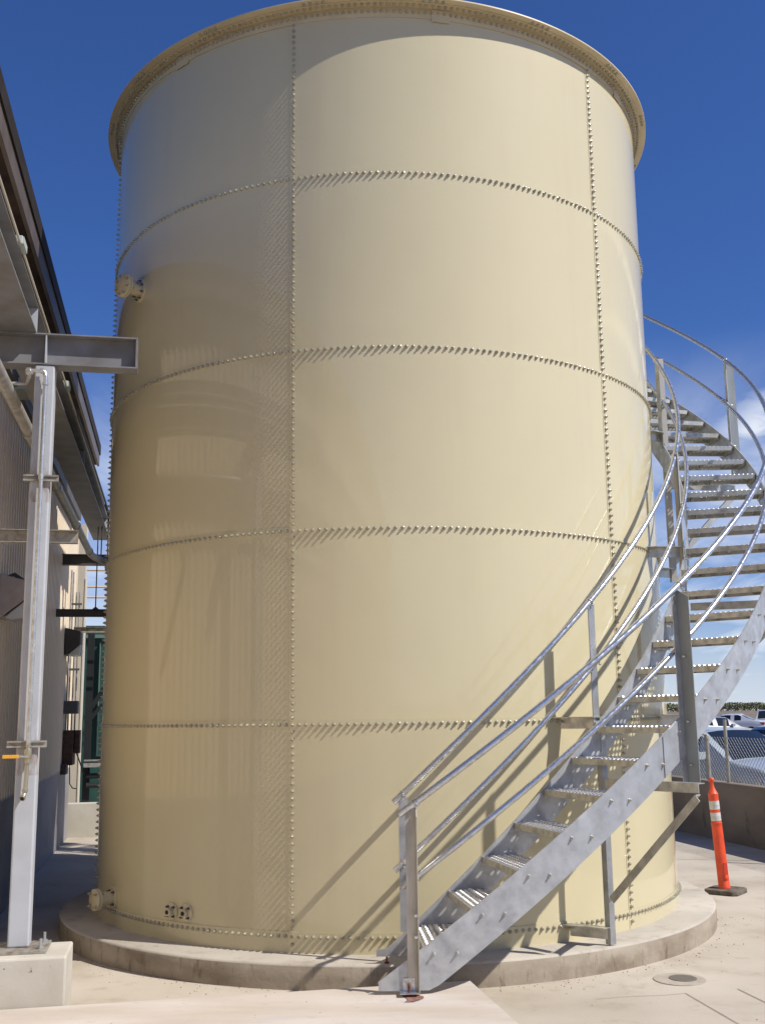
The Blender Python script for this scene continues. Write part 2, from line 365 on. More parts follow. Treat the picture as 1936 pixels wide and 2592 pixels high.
m_dark = mat('dark_enclosure', (0.06, 0.052, 0.05), 0.6)
m_darkgrey = mat('dark_grey_enclosure', (0.09, 0.09, 0.10), 0.5)
m_rustbox = mat('rusty_brown_enclosure', (0.09, 0.05, 0.035), 0.7, col2=(0.05, 0.03, 0.025), vscale=20, mask=(0.4, 0.6))
m_green = mat('dark_green_paint', (0.022, 0.075, 0.062), 0.4, var=0.2, vscale=3, coat=0.3)
m_green_trim = mat('pale_green_trim', (0.13, 0.22, 0.18), 0.5)
m_black = mat('black_steel', (0.010, 0.012, 0.012), 0.6)
m_creamcol = mat('cream_wall_panel', (0.56, 0.50, 0.40), 0.6, var=0.06)
m_yrail = mat('pale_yellow_rail', (0.66, 0.50, 0.30), 0.5)
m_lens = bpy.data.materials.new('lamp_lens'); m_lens.use_nodes = True
_b = m_lens.node_tree.nodes['Principled BSDF']; _b.inputs['Base Color'].default_value = (0.72, 0.72, 0.70, 1); _b.inputs['Roughness'].default_value = 0.22
_b.inputs['Transmission Weight'].default_value = 0.35; _b.inputs['IOR'].default_value = 1.45
_wn = m_lens.node_tree.nodes.new('ShaderNodeTexWave'); _wn.inputs['Scale'].default_value = 14
_bm = m_lens.node_tree.nodes.new('ShaderNodeBump'); _bm.inputs['Strength'].default_value = 0.5
m_lens.node_tree.links.new(_wn.outputs['Fac'], _bm.inputs['Height']); m_lens.node_tree.links.new(_bm.outputs[0], _b.inputs['Normal'])
m_orange = mat('orange_plastic', (0.78, 0.085, 0.022), 0.5, var=0.14, vscale=7, col2=(0.62, 0.06, 0.02), coat=0.1)
m_orange = layer(m_orange, 22, 0.60, 0.68, (0.30, 0.05, 0.03), 0.5, (1,1,0.4))
m_refl = mat('reflective_white_tape', (0.62, 0.62, 0.58), 0.35, var=0.35, vscale=22)
m_rubber = mat('dusty_black_rubber', (0.085, 0.078, 0.066), 0.9, vscale=14, col2=(0.17, 0.145, 0.115), mask=(0.4, 0.6), spec=0.2)
m_tyre = mat('tyre_rubber', (0.02, 0.02, 0.02), 0.8)
m_glassd = mat('car_glass', (0.012, 0.016, 0.02), 0.06, spec=0.8, var=0.0)
m_fence = mat('fence_wire', (0.28, 0.275, 0.255), 0.45, 0.5)
m_fpost = mat('fence_post_steel', (0.43, 0.41, 0.36), 0.5, 0.4, var=0.25, vscale=12)
m_iron = mat('cast_iron_cover', (0.17, 0.15, 0.125), 0.8, 0.2, vscale=20, col2=(0.17, 0.145, 0.115), mask=(0.4, 0.6))
m_ironring = mat('drain_collar_concrete', (0.42, 0.37, 0.30), 0.9, var=0.15, vscale=12)

# ------------------------------------------------------------------ ground
g = MB()
nx = 40
g.add([(-1500,-1500,-0.012),(1500,-1500,-0.012),(1500,1500,-0.012),(-1500,1500,-0.012)], [(0,1,2,3)])
g.build('field_ground', m_dirt, kind='structure', label='bare brown field reaching the horizon', cat='ground')
lot = MB()
P = [UV(7.6,-20,-0.006), UV(170,-20,-0.006), UV(170,120,-0.006), UV(7.6,120,-0.006)]
lot.add(P, [(0,1,2,3)])
lot.build('parking_lot_ground', m_lot, kind='structure')
pv = MB()
P = [UV(-12,-14,0), UV(7.45,-14,0), UV(7.45,60,0), UV(-12,60,0)]
pv.add(P, [(0,1,2,3)]); pv.build('pavement', m_pave, kind='structure')
jt = MB()
def strip(m_, a, b, wd, z):
    a = Vector((a[0], a[1], z)); b = Vector((b[0], b[1], z)); d = (b-a).normalized(); n_ = Vector((-d.y, d.x, 0))*wd/2
    m_.add([a-n_, b-n_, b+n_, a+n_], [(0,1,2,3)])
strip(jt, (1.881,7.243), (2.13,5.70), 0.006, 0.004)
strip(jt, (2.241,7.333), (2.62,5.3), 0.007, 0.004)
strip(jt, (2.2,13.75), (7.3,12.55), 0.014, 0.004)
strip(jt, (4.0,9.0), (6.3,8.6), 0.012, 0.004)
jt.build('pavement_joints', m_joint, kind='structure')
ck = MB()
pts = [(1.29,7.13), (1.45,7.17), (1.6,7.19), (1.74,7.20), (1.881,7.243)]
for a, b in zip(pts, pts[1:]): strip(ck, a, b, 0.004, 0.004)
ck.build('pavement_crack', m_joint, kind='structure')
# raised slab in front
sl = MB()
S0, S1, SV = -1.50, 1.835, 6.79
c = 0.008
pl = [(S0,-12),(S1,-12),(S1,SV),(S0,SV)]
pi = [(S0,-12),(S1-c,-12),(S1-c,SV-c),(S0,SV-c)]
vb = [UV(u,v,0.001) for u,v in pl]; vm = [UV(u,v,0.15-c) for u,v in pl]; vt = [UV(u,v,0.15) for u,v in pi]
fs = []
for i in range(4):
    j = (i+1) % 4; fs += [(i,j,4+j,4+i),(4+i,4+j,8+j,8+i)]
fs.append((8,9,10,11)); sl.add(vb+vm+vt, fs)
sl.build('raised_slab', m_slab, kind='structure')

pb = MB(); rp_ = random.Random(11)
for _ in range(420):
    if rp_.random() < 0.55:
        t_ = R(rp_.uniform(-70, 80)); r_ = 2.88 + abs(rp_.gauss(0, 0.12)); x_, y_ = r_*math.sin(t_), D-r_*math.cos(t_); z_ = 0.001
        p_ = Vector((x_, y_, 0)); 
        if S0 < p_.dot(UA) < S1 and p_.dot(VA) < SV: continue
    else:
        u_ = rp_.uniform(-1.4, 6.5); v_ = rp_.uniform(5.0, 14); z_ = 0.151 if (u_ < S1 and v_ < SV) else 0.001
        p_ = UV(u_, v_, 0); x_, y_ = p_.x, p_.y
        if math.hypot(x_, y_-D) < 2.9: continue
    s_ = rp_.uniform(0.002, 0.0075); a_ = rp_.uniform(0, PI)
    q = [Vector((x_+s_*math.cos(a_+k*PI/2)*(1 if k % 2 else 0.7), y_+s_*math.sin(a_+k*PI/2)*(1 if k % 2 else 0.7), z_)) for k in range(4)]
    q += [Vector((x_+(p.x-x_)*0.5, y_+(p.y-y_)*0.5, z_+s_*0.8)) for p in q]
    pb.hexa(q)
m_grit = mat('grit', (0.27, 0.21, 0.15), 0.95, vscale=40, col2=(0.42,0.36,0.28), mask=(0.4,0.6))
pb.build('grit', m_grit, kind='stuff', label='scattered grit and small stones on the concrete', cat='grit')

# ------------------------------------------------------------------ tank foundation
pd = MB()
prof = [(2.87,-0.02),(2.872,0.06),(2.870,0.15),(2.862,0.160),(2.852,0.165),(0.3,0.165)]
n = 160; vv = []; ff = []
for r, z in prof:
    for j in range(n):
        t = 2*PI*j/n; vv.append((r*math.cos(t), D+r*math.sin(t), z))
for i in range(len(prof)-1):
    for j in range(n): ff.append((i*n+j, i*n+(j+1) % n, (i+1)*n+(j+1) % n, (i+1)*n+j))
ff.append(tuple((len(prof)-1)*n+j for j in range(n)))
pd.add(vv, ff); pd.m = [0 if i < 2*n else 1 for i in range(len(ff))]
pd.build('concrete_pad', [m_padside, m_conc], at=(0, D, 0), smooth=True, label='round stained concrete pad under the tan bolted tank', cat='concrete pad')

# ------------------------------------------------------------------ water tank
RT = 2.572
ZR = [0.165, 0.275, 1.702, 3.102, 4.486, 5.903, 7.295]   # pad, bolt rings ..., rim bolt ring
TH0 = R(-14.8); PANEL = R(60.0)
tank = empty('water_tank', (0, D, 0.165), label='large round tan bolted steel water tank with rows of bolts on a concrete pad', cat='water tank')
LAP = 0.030
for k in range(6):
    zb = ZR[k] - (LAP if k else 0); zt = ZR[k+1] + LAP
    off = TH0 + (0 if True else 0)
    for q in range(6):
        mb = MB(); a0 = off + q*PANEL - 0.010; a1 = off + (q+1)*PANEL + 0.010
        na = 30
        def rad(fz, fa): return RT - 0.0045 + 0.0065*fz + 0.003*(1-fa)
        vv = []
        for jz, z in enumerate((zb, zt)):
            for i in range(na+1):
                f_ = i/na; th = a0+(a1-a0)*f_
                vv.append(CY(rad(jz, f_), th, z))
        # inner skin
        for jz, z in enumerate((zb, zt)):
            for i in range(na+1):
                f_ = i/na; th = a0+(a1-a0)*f_
                vv.append(CY(rad(jz, f_)-0.0035, th, z))
        m1 = na+1; ff = []
        for i in range(na):
            ff.append((i, i+1, m1+i+1, m1+i)); ff.append((2*m1+i+1, 2*m1+i, 3*m1+i, 3*m1+i+1))
            ff.append((m1+i, m1+i+1, 3*m1+i+1, 3*m1+i)); ff.append((i+1, i, 2*m1+i, 2*m1+i+1))
        ff.append((0, m1, 3*m1, 2*m1)); ff.append((na, 2*m1+na, 3*m1+na, m1+na))
        mb.add(vv, ff)
        mb.build('shell_panel', m_tank, tank, smooth=True)
# rim: curb angle, flange, roof
rm = MB()
def ring(mb, prof, n=180, close=True):
    vv = []; k = len(prof)
    for r, z in prof:
        for j in range(n):
            t = 2*PI*j/n; vv.append((r*math.cos(t), D+r*math.sin(t), z))
    ff = []
    for i in range(k if close else k-1):
        i2 = (i+1) % k
        for j in range(n): ff.append((i*n+j, i*n+(j+1) % n, i2*n+(j+1) % n, i2*n+j))
    mb.add(vv, ff)
ring(rm, [(2.5755,7.250),(2.582,7.248),(2.582,7.336),(2.655,7.338),(2.655,7.345),(2.5755,7.345)])
rm.build('curb_angle', m_rim, tank, smooth=True)
rf = MB()
ring(rf, [(2.52,7.3465),(2.700,7.3465),(2.706,7.3495),(2.706,7.361),(2.700,7.364),(2.52,7.364)])
rf.build('roof_flange', m_rim, tank, smooth=True)
rc = MB()
prof = [(2.53,7.3645),(2.53,7.375),(0.25,8.05),(0.25,8.2),(0.0001,8.2)]
ring(rc, prof, 96, False)
rc.build('roof', m_rim, tank, smooth=True)
for deg in (-41.5, 10.0, 56.0):
    sp = MB(); t0 = R(deg)
    vv = []
    for z in (7.225, 7.330):
        for r_ in (2.5825, 2.5895):
            for i in range(9):
                vv.append(CY(r_, t0+R(3.4)*i/8, z))
    ff = []
    for i in range(8):
        ff += [(9+i,9+i+1,27+i+1,27+i),(i+1,i,18+i,18+i+1),(i,i+1,9+i+1,9+i),(18+i+1,18+i,27+i,27+i+1)]
    ff += [(0,9,27,18),(8,26,35,17)]
    sp.add(vv, ff); sp.build('splice_plate', m_rim, tank)

# bolts
def bolt_proto(scale=1.0, shaft=0.022):
    mb = MB()
    r = 0.0125*scale
    mb.lathe((0,0,0), (1,0,0), [(r*1.15,0.0),(r*1.15,0.003),(r,0.0035),(r*0.95,0.012),(r*0.62,0.0145),(0.0068*scale,0.015),(0.0065*scale,shaft),(0.003,shaft+0.002)], 8)
    return mb
bp = bolt_proto()
bolt_me = bp.mesh('bolt', m_bolt, smooth=True)
bpv = np.array(bp.v); bpf = bp.f
spots = []      # (radius, theta, z, dir)  dir 0 = radial, 1 = downwards
SP = 0.0508/RT
bang = []
th = TH0 - 100*SP
k0 = int(R(103)/SP)
for zi in (1, 2, 3, 4, 5, 6):
    rr = RT+0.003 if zi < 6 else 2.582
    for i in range(-k0, int(R(128)/SP)):
        spots.append((rr, TH0 + i*SP, ZR[zi], 0))
for q in (-1, 0, 1, 2):
    thq = TH0 + q*PANEL
    for s in range(1, 6):
        a = ZR[s]; b = ZR[s+1]; nb = int(round((b-a)/0.0508))
        for i in range(1, nb): spots.append((RT+0.003, thq, a+(b-a)*i/nb, 0))
    for z_ in (0.222,): spots.append((RT+0.003, thq, z_, 0))
for i in range(-k0, int(R(128)/SP)):
    spots.append((2.628, TH0 + i*SP, 7.338, 1))
for q in range(-6, 8):     # short rows on the outer plate
    for i in range(4): spots.append((2.676, TH0 + R(2.5) + q*R(20.6) + i*SP, 7.3465, 1))
brnd = random.Random(5)
def bolt_mat(s):
    r, t, z, d = s
    p = CY(r, t, z)
    if d == 0: M_ = Matrix.Rotation(t-PI/2, 4, 'Z')
    else: M_ = Matrix.Rotation(t-PI/2, 4, 'Z') @ Matrix.Rotation(PI/2, 4, 'Y')
    M_ = M_ @ Matrix.Rotation(brnd.gauss(0, R(2.0)), 4, 'Z') @ Matrix.Rotation(brnd.gauss(0, R(2.0)), 4, 'Y') @ Matrix.Rotation(brnd.uniform(0, 1), 4, 'X') @ Matrix.Diagonal((brnd.uniform(0.78, 1.12), 1, 1, 1))
    M_.translation = p
    return M_
eye = Vector((0,0,EYE))
def front(s):
    p = CY(s[0], s[1], s[2]); return abs(s[1]) < R(70)
near = sorted([s for s in spots if front(s) and s[3] == 0], key=lambda s: (CY(s[0], s[1], s[2])-eye).length)
chosen = set(near[:100])
vall = []; fall = []; base = 0
for s in spots:
    M_ = bolt_mat(s)
    if s in chosen:
        o = bpy.data.objects.new('bolt', bolt_me); COL.objects.link(o); o.parent = tank
        M2 = M_.copy(); M2.translation = M_.translation - Vector(tank.location); o.matrix_local = M2
    else:
        A = np.array(M_); v = bpv @ A[:3,:3].T + A[:3,3] - np.array(tank.location)
        if s[3] == 1: v[:,2] = np.where(v[:,2] < 0, v[:,2], v[:,2])
        vall.append(v); fall += [tuple(i+base for i in f) for f in bpf]; base += len(v)
me = bpy.data.meshes.new('bolt_rows'); me.from_pydata(np.vstack(vall).tolist(), [], fall); me.materials.append(m_bolt)
me.polygons.foreach_set('use_smooth', [True]*len(me.polygons)); me.update()
try: me.set_sharp_from_angle(angle=R(38))
except Exception: pass
o = bpy.data.objects.new('bolt_rows', me); COL.objects.link(o); o.parent = tank; o['kind'] = 'stuff'

# flanged fittings on the tank
def nozzle(th, z, rp, rf_, L_, nb, blind=True, rpad=None, tf=0.018, name='flanged_nozzle', m=m_tank2, axis=None):
    n_ = Vector((math.sin(th), -math.cos(th), 0)); a = CY(RT+0.002, th, z); X_ = n_
    if axis is not None: X_ = Vector((math.sin(axis), -math.cos(axis), 0))
    mb = MB(); mb.lathe(a-X_*0.04, X_, [(rp,0),(rp,L_+0.04)], 24)
    root = mb.build(name, m, tank, smooth=True)
    def ringbolts(c0, ax, rad_, prof, mm):
        t1 = Vector((-ax.y, ax.x, 0)); t2 = Vector((0,0,1))
        for i in range(nb):
            an = 2*PI*(i+0.5)/nb; b_ = MB(); b_.lathe(c0 + t1*math.cos(an)*rad_ + t2*math.sin(an)*rad_, ax, prof, 8)
            b_.build('bolt', mm, root, smooth=True)
    if blind:
        for k_, nm in ((0, 'flange'), (tf+0.003, 'blind_cover')):
            fl = MB(); fl.lathe(a+X_*(L_+k_), X_, [(rf_-0.002,0),(rf_,0.002),(rf_,tf-0.002),(rf_-0.003,tf)], 32); fl.build(nm, m, root, smooth=True)
        ringbolts(a+X_*(L_-0.022), X_, rf_*0.80, [(0.010,0),(0.010,0.014),(0.006,0.016),(0.006,2*tf+0.03),(0.011,2*tf+0.031),(0.011,2*tf+0.043),(0.006,2*tf+0.045),(0.006,2*tf+0.056)], m_bolt)
    else:
        hl = MB(); hl.lathe(a+X_*(L_+0.0005), X_, [(rp*0.70,-0.01),(rp*0.70,0.001)], 20); hl.build('opening', m_black, root)
        rl = MB(); rl.lathe(a+X_*(L_-0.03), X_, [(rp*1.22,0),(rp*1.22,0.028),(rp*1.1,0.03)], 20); rl.build('collar', m, root, smooth=True)
    if rpad:
        pdm = MB(); pdm.lathe(a, n_, [(rpad,-0.012),(rpad,0.010),(rpad-0.003,0.012)], 32); pdm.build('reinforcing_ring', m, root, smooth=True)
        ringbolts(a+n_*0.010, n_, rpad*0.78, [(0.010,0),(0.010,0.012),(0.006,0.013),(0.006,0.028)], m_darkgrey)
    return root
nozzle(R(-53.0), 5.38, 0.055, 0.105, 0.15, 8, True, 0.105, axis=R(-40))
nozzle(R(-57.0), 0.375, 0.050, 0.082, 0.13, 4, True, 0.085, axis=R(-48))
nozzle(R(-37.6), 0.375, 0.022, 0, 0.060, 4, False, 0.058, name='pipe_stub', axis=R(-30))
nozzle(R(-34.3), 0.378, 0.021, 0, 0.050, 4, False, 0.060, name='pipe_stub', axis=R(-26))

ov = MB(); ov.tube([CY(3.02, R(160), 0.30), CY(3.02, R(160), 7.05), CY(2.95, R(160), 7.15), CY(2.60, R(160), 7.17)], 0.16, 20)  # unseen pipe behind the tank, added to push its shadow along the wall
ov.build('added_shadow_pipe', m_tank2, tank, smooth=True)

# ------------------------------------------------------------------ spiral stair
RI, RO = 2.841, 3.562
TS, DT, ZS, RISE = -0.0233, 0.0833, 0.1936, 0.2092
def nose(th): return ZS + RISE*(th-TS)/DT
stair = empty('spiral_stair', tuple(CY(3.2, R(2), 0.15)), label='galvanized steel spiral stair with pipe handrails curving up around the tan tank', cat='stairs')
NTR = 32
TEND = TS + DT*(NTR+0.5)
def stringer(Rr, t0, zfloor, thick=0.009, depth=0.275, inner=False):
    mb = MB(); ts = []
    ang = t0
    while ang < TEND: ts.append(ang); ang += DT/5
    for sgn in (0,):
        vv = []; ff = []
        for i, t in enumerate(ts):
            zt = nose(t)+0.012; zb = max(zt-depth, zfloor)
            if zt < zfloor+0.04: zt = zfloor+0.045
            for r_ in (Rr, Rr+thick):
                vv += [CY(r_, t, zb), CY(r_, t, zt)]
        for i in range(len(ts)-1):
            a = i*4; b = a+4
            ff += [(a,a+1,b+1,b),(a+3,a+2,b+2,b+3),(a+1,a+3,b+3,b+1),(a+2,a,b,b+2)]
        e = (len(ts)-1)*4
        ff += [(0,2,3,1),(e,e+1,e+3,e+2)]
        mb.add(vv, ff)
    return mb
so = stringer(RO, R(-0.95), 0.172)
so.build('outer_stringer', m_plate, stair, smooth=True)
si = stringer(RI, R(-1.55), 0.212)
si.build('inner_stringer', m_plate, stair, smooth=True)

# perforated tread, local frame: x radial (0 at inner end), y backwards, z up, top at 0
def tread_mesh():
    mb = MB(); Lx = RO-RI-0.030; x0 = 0.014; Dp = 0.262; nxh = 17; nyh = 6
    cx = Lx/nxh; cy = Dp/nyh
    for i in range(nxh):
        for j in range(nyh):
            ax = x0+i*cx; ay = j*cy; mx_, my_ = ax+cx/2, ay+cy/2
            rx, ry = cx*0.35, cy*0.34
            o_ = []; rr1 = []; rr2 = []
            sq = [(1,0),(1,1),(0,1),(-1,1),(-1,0),(-1,-1),(0,-1),(1,-1)]
            for k in range(8):
                o_.append((mx_+sq[k][0]*cx/2, my_+sq[k][1]*cy/2, 0))
                t = 2*PI*k/8
                rr1.append((mx_+math.cos(t)*rx*1.30, my_+math.sin(t)*ry*1.30, 0))
                rr2.append((mx_+math.cos(t)*rx, my_+math.sin(t)*ry, 0.007))
            f = []
            for k in range(8):
                k2 = (k+1) % 8
                f += [(k,k2,8+k2,8+k),(8+k,8+k2,16+k2,16+k)]
            mb.add(o_+rr1+rr2, f)
    # front nosing, back lip, underside returns, end plates
    mb.box(x0, x0+Lx, -0.004, 0.0, -0.040, 0.001)
    mb.box(x0, x0+Lx, 0.0, 0.018, -0.040, -0.037)
    mb.box(x0, x0+Lx, Dp, Dp+0.004, -0.040, 0.001)
    mb.box(x0, x0+Lx, Dp-0.018, Dp, -0.040, -0.037)
    mb.box(x0-0.0035, x0, -0.004, Dp+0.004, -0.055, 0.002)
    mb.box(x0+Lx, x0+Lx+0.0035, -0.004, Dp+0.004, -0.055, 0.002)
    for k in range(2, nxh, 6): mb.box(x0+k*cx-0.0015, x0+k*cx+0.0015, 0.004, Dp-0.004, -0.034, -0.001)
    me = mb.mesh('tread', [m_tread, m_under])
    mi = [1 if len(p.vertices) == 4 and abs(p.normal.z) < 0.05 and p.index >= nxh*nyh*16 else 0 for p in me.polygons]
    me.polygons.foreach_set('material_index', mi)
    return me
tmesh = tread_mesh()
sb = MB()
sb.lathe((0,0,0), (1,0,0), [(0.012,0),(0.012,0.002),(0.0095,0.003),(0.0095,0.010),(0.0055,0.011),(0.0055,0.022),(0.004,0.024)], 8)
sbolt_me = sb.mesh('bolt', m_under, smooth=True)
sloc = Vector(stair.location)
for k in range(1, NTR+1):
    th = TS+DT*k; z = ZS+RISE*k
    t = bpy.data.objects.new('tread', tmesh); COL.objects.link(t); t.parent = stair
    M_ = Matrix.Rotation(th-PI/2, 4, 'Z'); M_.translation = CY(RI, th, z) - sloc; t.matrix_local = M_
    if k <= 24:
        for yy in (0.055, 0.195):
            for side in (1, 0):
                if side == 0 and k > 12: continue
                b = bpy.data.objects.new('bolt', sbolt_me); COL.objects.link(b); b.parent = t
                # meet the stringer surface at this tangential offset
                if side:
                    xr = math.sqrt((RO+0.009)**2-yy*yy)-RI
                    b.location = (xr, yy, -0.030); b.rotation_euler = (0,0,math.asin(yy/RO))
                else:
                    xr = math.sqrt(RI**2-yy*yy)-RI-0.0005
                    b.location = (xr+0.012, yy, -0.030); b.rotation_euler = (0,0,0)

# rails
def rail(Rr, h, t0, t1, r, name):
    mb = MB(); pts = []; t = t0
    while t <= t1: pts.append(CY(Rr, t, nose(t)+h)); t += DT/4
    mb.tube(pts, r, 14); return mb.build(name, m_rail, stair, smooth=True)
TE = TEND-0.1
rail(3.600, 0.868, R(1.2), TE, 0.021, 'outer_handrail')
rail(3.540, 0.430, R(1.4), TE, 0.019, 'outer_midrail')
rail(2.825, 0.888, R(1.0), TE, 0.021, 'inner_handrail')
rail(2.872, 0.455, R(1.0), TE, 0.019, 'inner_midrail')
# sleeve couplings on the rails
def sleeve(Rr, h, t, r):
    mb = MB(); mb.tube([CY(Rr, t+s, nose(t+s)+h) for s in (-0.006, 0.006)], r, 14); mb.build('rail_sleeve', m_rail, stair, smooth=True)
for t in (R(64.5), R(80.0)):
    sleeve(2.825, 0.888, t, 0.0225); sleeve(3.60, 0.868, t+R(14), 0.0225)
sleeve(3.545, 0.43, R(96), 0.021)

def rad_dir(t): return Vector((math.sin(t), -math.cos(t), 0))
def tan_dir(t): return Vector((math.cos(t), math.sin(t), 0))
def clamp(mb, Rr, h, t, r, Rp):
    """u-bolt loop around the rail plus nut at the post"""
    c_ = CY(Rr, t, nose(t)+h); d = (CY(Rr, t+0.01, nose(t+0.01)+h)-c_).normalized()
    x = rad_dir(t); y = d.cross(x).normalized(); pts = []
    for k in range(17):
        a = 2*PI*k/16; pts.append(c_ + x*math.cos(a)*(r+0.004) + y*math.sin(a)*(r+0.004))
    mb.tube(pts, 0.005, 6, caps=False)
    mb.lathe(c_ + x*(r+0.002) - Vector((0,0,0.03)), x, [(0.009,0),(0.009,0.010),(0.005,0.011),(0.005,0.022)], 8)
FR = [R(2.9), R(34.0), R(65.0), R(96.0), R(127.0)]
for i, t in enumerate(FR):
    nz = nose(t)
    X = rad_dir(t); Y = tan_dir(t); Z = Vector((0,0,1))
    # outer post: galvanised channel standing outside the outer stringer
    zb = 0.16 if i == 0 else nz-0.44
    zt = nz+0.835
    a = CY(RO+0.0105, t, zb); wa = 0.068 if i == 0 else 0.05; wb_ = 0.05 if i == 0 else 0.105; tk = 0.006
    mb = MB(); H = zt-zb
    mb.extr([a-Y*wa, a, a+X*tk, a-Y*wa+X*tk], Z*H, 1)
    q = [a-Y*tk+X*tk, a+X*tk, a+X*wb_, a-Y*tk+X*wb_]
    top = [p_+Z*(H-(0.0 if k_ in (0,1) else 0.055)) for k_, p_ in enumerate(q)]
    mb.hexa(q+top)
    mb.build('outer_post', [m_angle, m_angle] if i == 0 else [m_post, m_plate], stair)  # one angle iron: sunlit leg coloured lighter, shaded leg darker
    # inner post: flat bar
    ip = MB(); zi0 = 0.36 if i == 0 else nz-0.10
    tt = t - (R(0.6) if i == 0 else R(1.5)); c0 = CY(RI-0.012, tt, 0); Yt = tan_dir(tt); Xt = rad_dir(tt)
    zi1 = nose(tt)+0.865
    ww = 0.062 if i == 0 else 0.072
    if i: Yt = (Matrix.Rotation(R(10), 3, 'Z') @ Yt)
    p4 = [c0-Yt*ww/2, c0+Yt*ww/2, c0+Yt*ww/2+Xt*0.008, c0-Yt*ww/2+Xt*0.008]
    ip.extr([p_+Z*zi0 for p_ in p4], Z*(zi1-zi0))
    ipo = ip.build('inner_post', m_flat, stair)
    if i:
        wsh = MB(); wsh.lathe(CY(RI+0.010, tt, zi0+0.03), Xt, [(0.030,0),(0.030,0.006),(0.014,0.007),(0.014,0.02)], 16)
        wsh.build('washer', m_rail, ipo, smooth=True)
    cb = MB()
    clamp(cb, 3.600, 0.868, t, 0.0195, 0); clamp(cb, 3.545, 0.43, t, 0.0175, 0)
    clamp(cb, 2.825, 0.888, tt, 0.0195, 0); clamp(cb, 2.872, 0.455, tt, 0.0175, 0)
    for zo in ((0.10, 0.22) if i == 0 else (-0.33, -0.05, 0.38)):
        cb.lathe(CY(RO+0.053, t, nz+zo) - Y*0.018, X, [(0.010,0),(0.010,0.009),(0.006,0.010),(0.006,0.02)], 8)
    cb.build('rail_clamps', m_steelbolt, stair, smooth=True)
    if i:
        # frame: leg at the inner stringer, cross member under the treads, diagonal brace
        zc = nz-0.45; lb = 0.172 if i == 1 else nz-1.45
        t2_ = t-R(1.2)
        lg = MB()
        A_ = CY(RI+0.012, t2_, lb); B_ = CY(RI+0.012, t2_, nz-0.02 if i == 1 else nz+0.85)
        if i == 1: lg.ell(A_, B_, 0.050, 0.006, tan_dir(t2_), rad_dir(t2_)*-1)
        elif i == 2: lg.ell(A_, B_, 0.050, 0.006, tan_dir(t2_)*-1, rad_dir(t2_)*-1)
        else: lg.ell(A_, B_, 0.055, 0.006, tan_dir(t2_), rad_dir(t2_))
        lg.build('support_leg', m_flat if i == 1 else m_angle, stair)
        cmn = MB()
        cmn.ell(CY(RI+0.03, t2_, zc), CY(RO+0.060, t+R(0.6), zc), 0.065, 0.007, (0,0,-1), tan_dir(t))
        cmn.build('cross_member', m_under, stair)
        br = MB()
        br.ell(CY(RO+0.035, t+R(0.4), zc-0.075), CY(RI+0.02, t2_, zc-0.80), 0.055, 0.006, (Vector((0,0,1))-rad_dir(t)).normalized()*-1, tan_dir(t)*1)
        br.build('diagonal_brace', m_under, stair)
        for zb_ in ([0.245, 1.685] if i == 1 else ([1.69, 3.085] if i == 2 else [3.09, 4.47])):
            bk = MB(); bk.ell(CY(RT+0.006, t2_-R(2.6), zb_+0.045), CY(RI+0.012, t2_+R(0.4), zb_+0.045), 0.085, 0.006, (0,0,-1), tan_dir(t)*-1)
            bk.lathe(CY(RT+0.03, t2_-R(3.1), zb_+0.012), tan_dir(t)*-1, [(0.012,0),(0.012,0.012),(0.007,0.013),(0.007,0.025)], 8)
            bk.build('shell_bracket', m_under, stair)
# splice plate of the outer stringer beside the second post
spm = MB(); vv = []; ta, tb = R(30.6), R(36.5)
for i in range(7):
    t = ta+(tb-ta)*i/6; zt = nose(t)+0.006
    for r_ in (RO+0.0095, RO+0.0155): vv += [CY(r_, t, zt-0.262), CY(r_, t, min(zt, nose(ta)+0.16))]
ff = []
for i in range(6):
    a = i*4; b = a+4; ff += [(a,a+1,b+1,b),(a+3,a+2,b+2,b+3),(a+1,a+3,b+3,b+1),(a+2,a,b,b+2)]
ff += [(0,2,3,1),(24,25,27,26)]
spm.add(vv, ff); spm.build('stringer_splice', m_plate, stair, smooth=True)
# landing at the head of the stair, unseen, added to extend the tank shadow
ld = MB(); n_ = 10; ta, tb = TEND-0.02, TEND+0.75; zt = nose(TEND)-0.02
vv = []; ff = []
for i in range(n_+1):
    t = ta+(tb-ta)*i/n_
    for r_, z_ in ((RI-0.1,zt-0.05),(RI-0.1,zt),(RO+0.1,zt),(RO+0.1,zt-0.05)): vv.append(CY(r_, t, z_))
for i in range(n_):
    for j in range(4): ff.append((i*4+j, i*4+(j+1) % 4, i*4+4+(j+1) % 4, i*4+4+j))
ff += [(0,1,2,3), tuple(n_*4+j for j in (3,2,1,0))]
ld.add(vv, ff); ld.build('shadow_landing', m_under, stair)
# foot clips with rusty levelling bolts
for Rr, t, zf in ((RO+0.012, R(1.9), 0.15), (RI-0.004, R(-0.2), 0.165)):
    ft = MB(); X = rad_dir(t); Y = tan_dir(t)
    if Rr > 3:
        c0 = CY(Rr, t, zf+0.018)
        ft.extr([c0-Y*0.055, c0+Y*0.055, c0+Y*0.055+X*0.07, c0-Y*0.055+X*0.07], (0,0,0.006))
        ft.extr([c0-Y*0.035+Vector((0,0,0.0065)), c0+Y*0.035+Vector((0,0,0.0065)), c0+Y*0.035+Vector((0,0,0.075)), c0-Y*0.035+Vector((0,0,0.075))], X*0.006)
        ft.build('foot_clip', m_rail, stair)
    rb = MB(); c1 = CY(Rr+(0.035 if Rr > 3 else -0.012), t, zf)
    rb.lathe(c1, (0,0,1), [(0.016,0),(0.016,0.010),(0.006,0.012),(0.006,0.05),(0.010,0.051),(0.010,0.060),(0.004,0.061)], 8)
    rb.build('levelling_bolt', m_rust, stair, smooth=True)
rs = MB(); cc = CY(3.66, R(2.0), 0.1535)
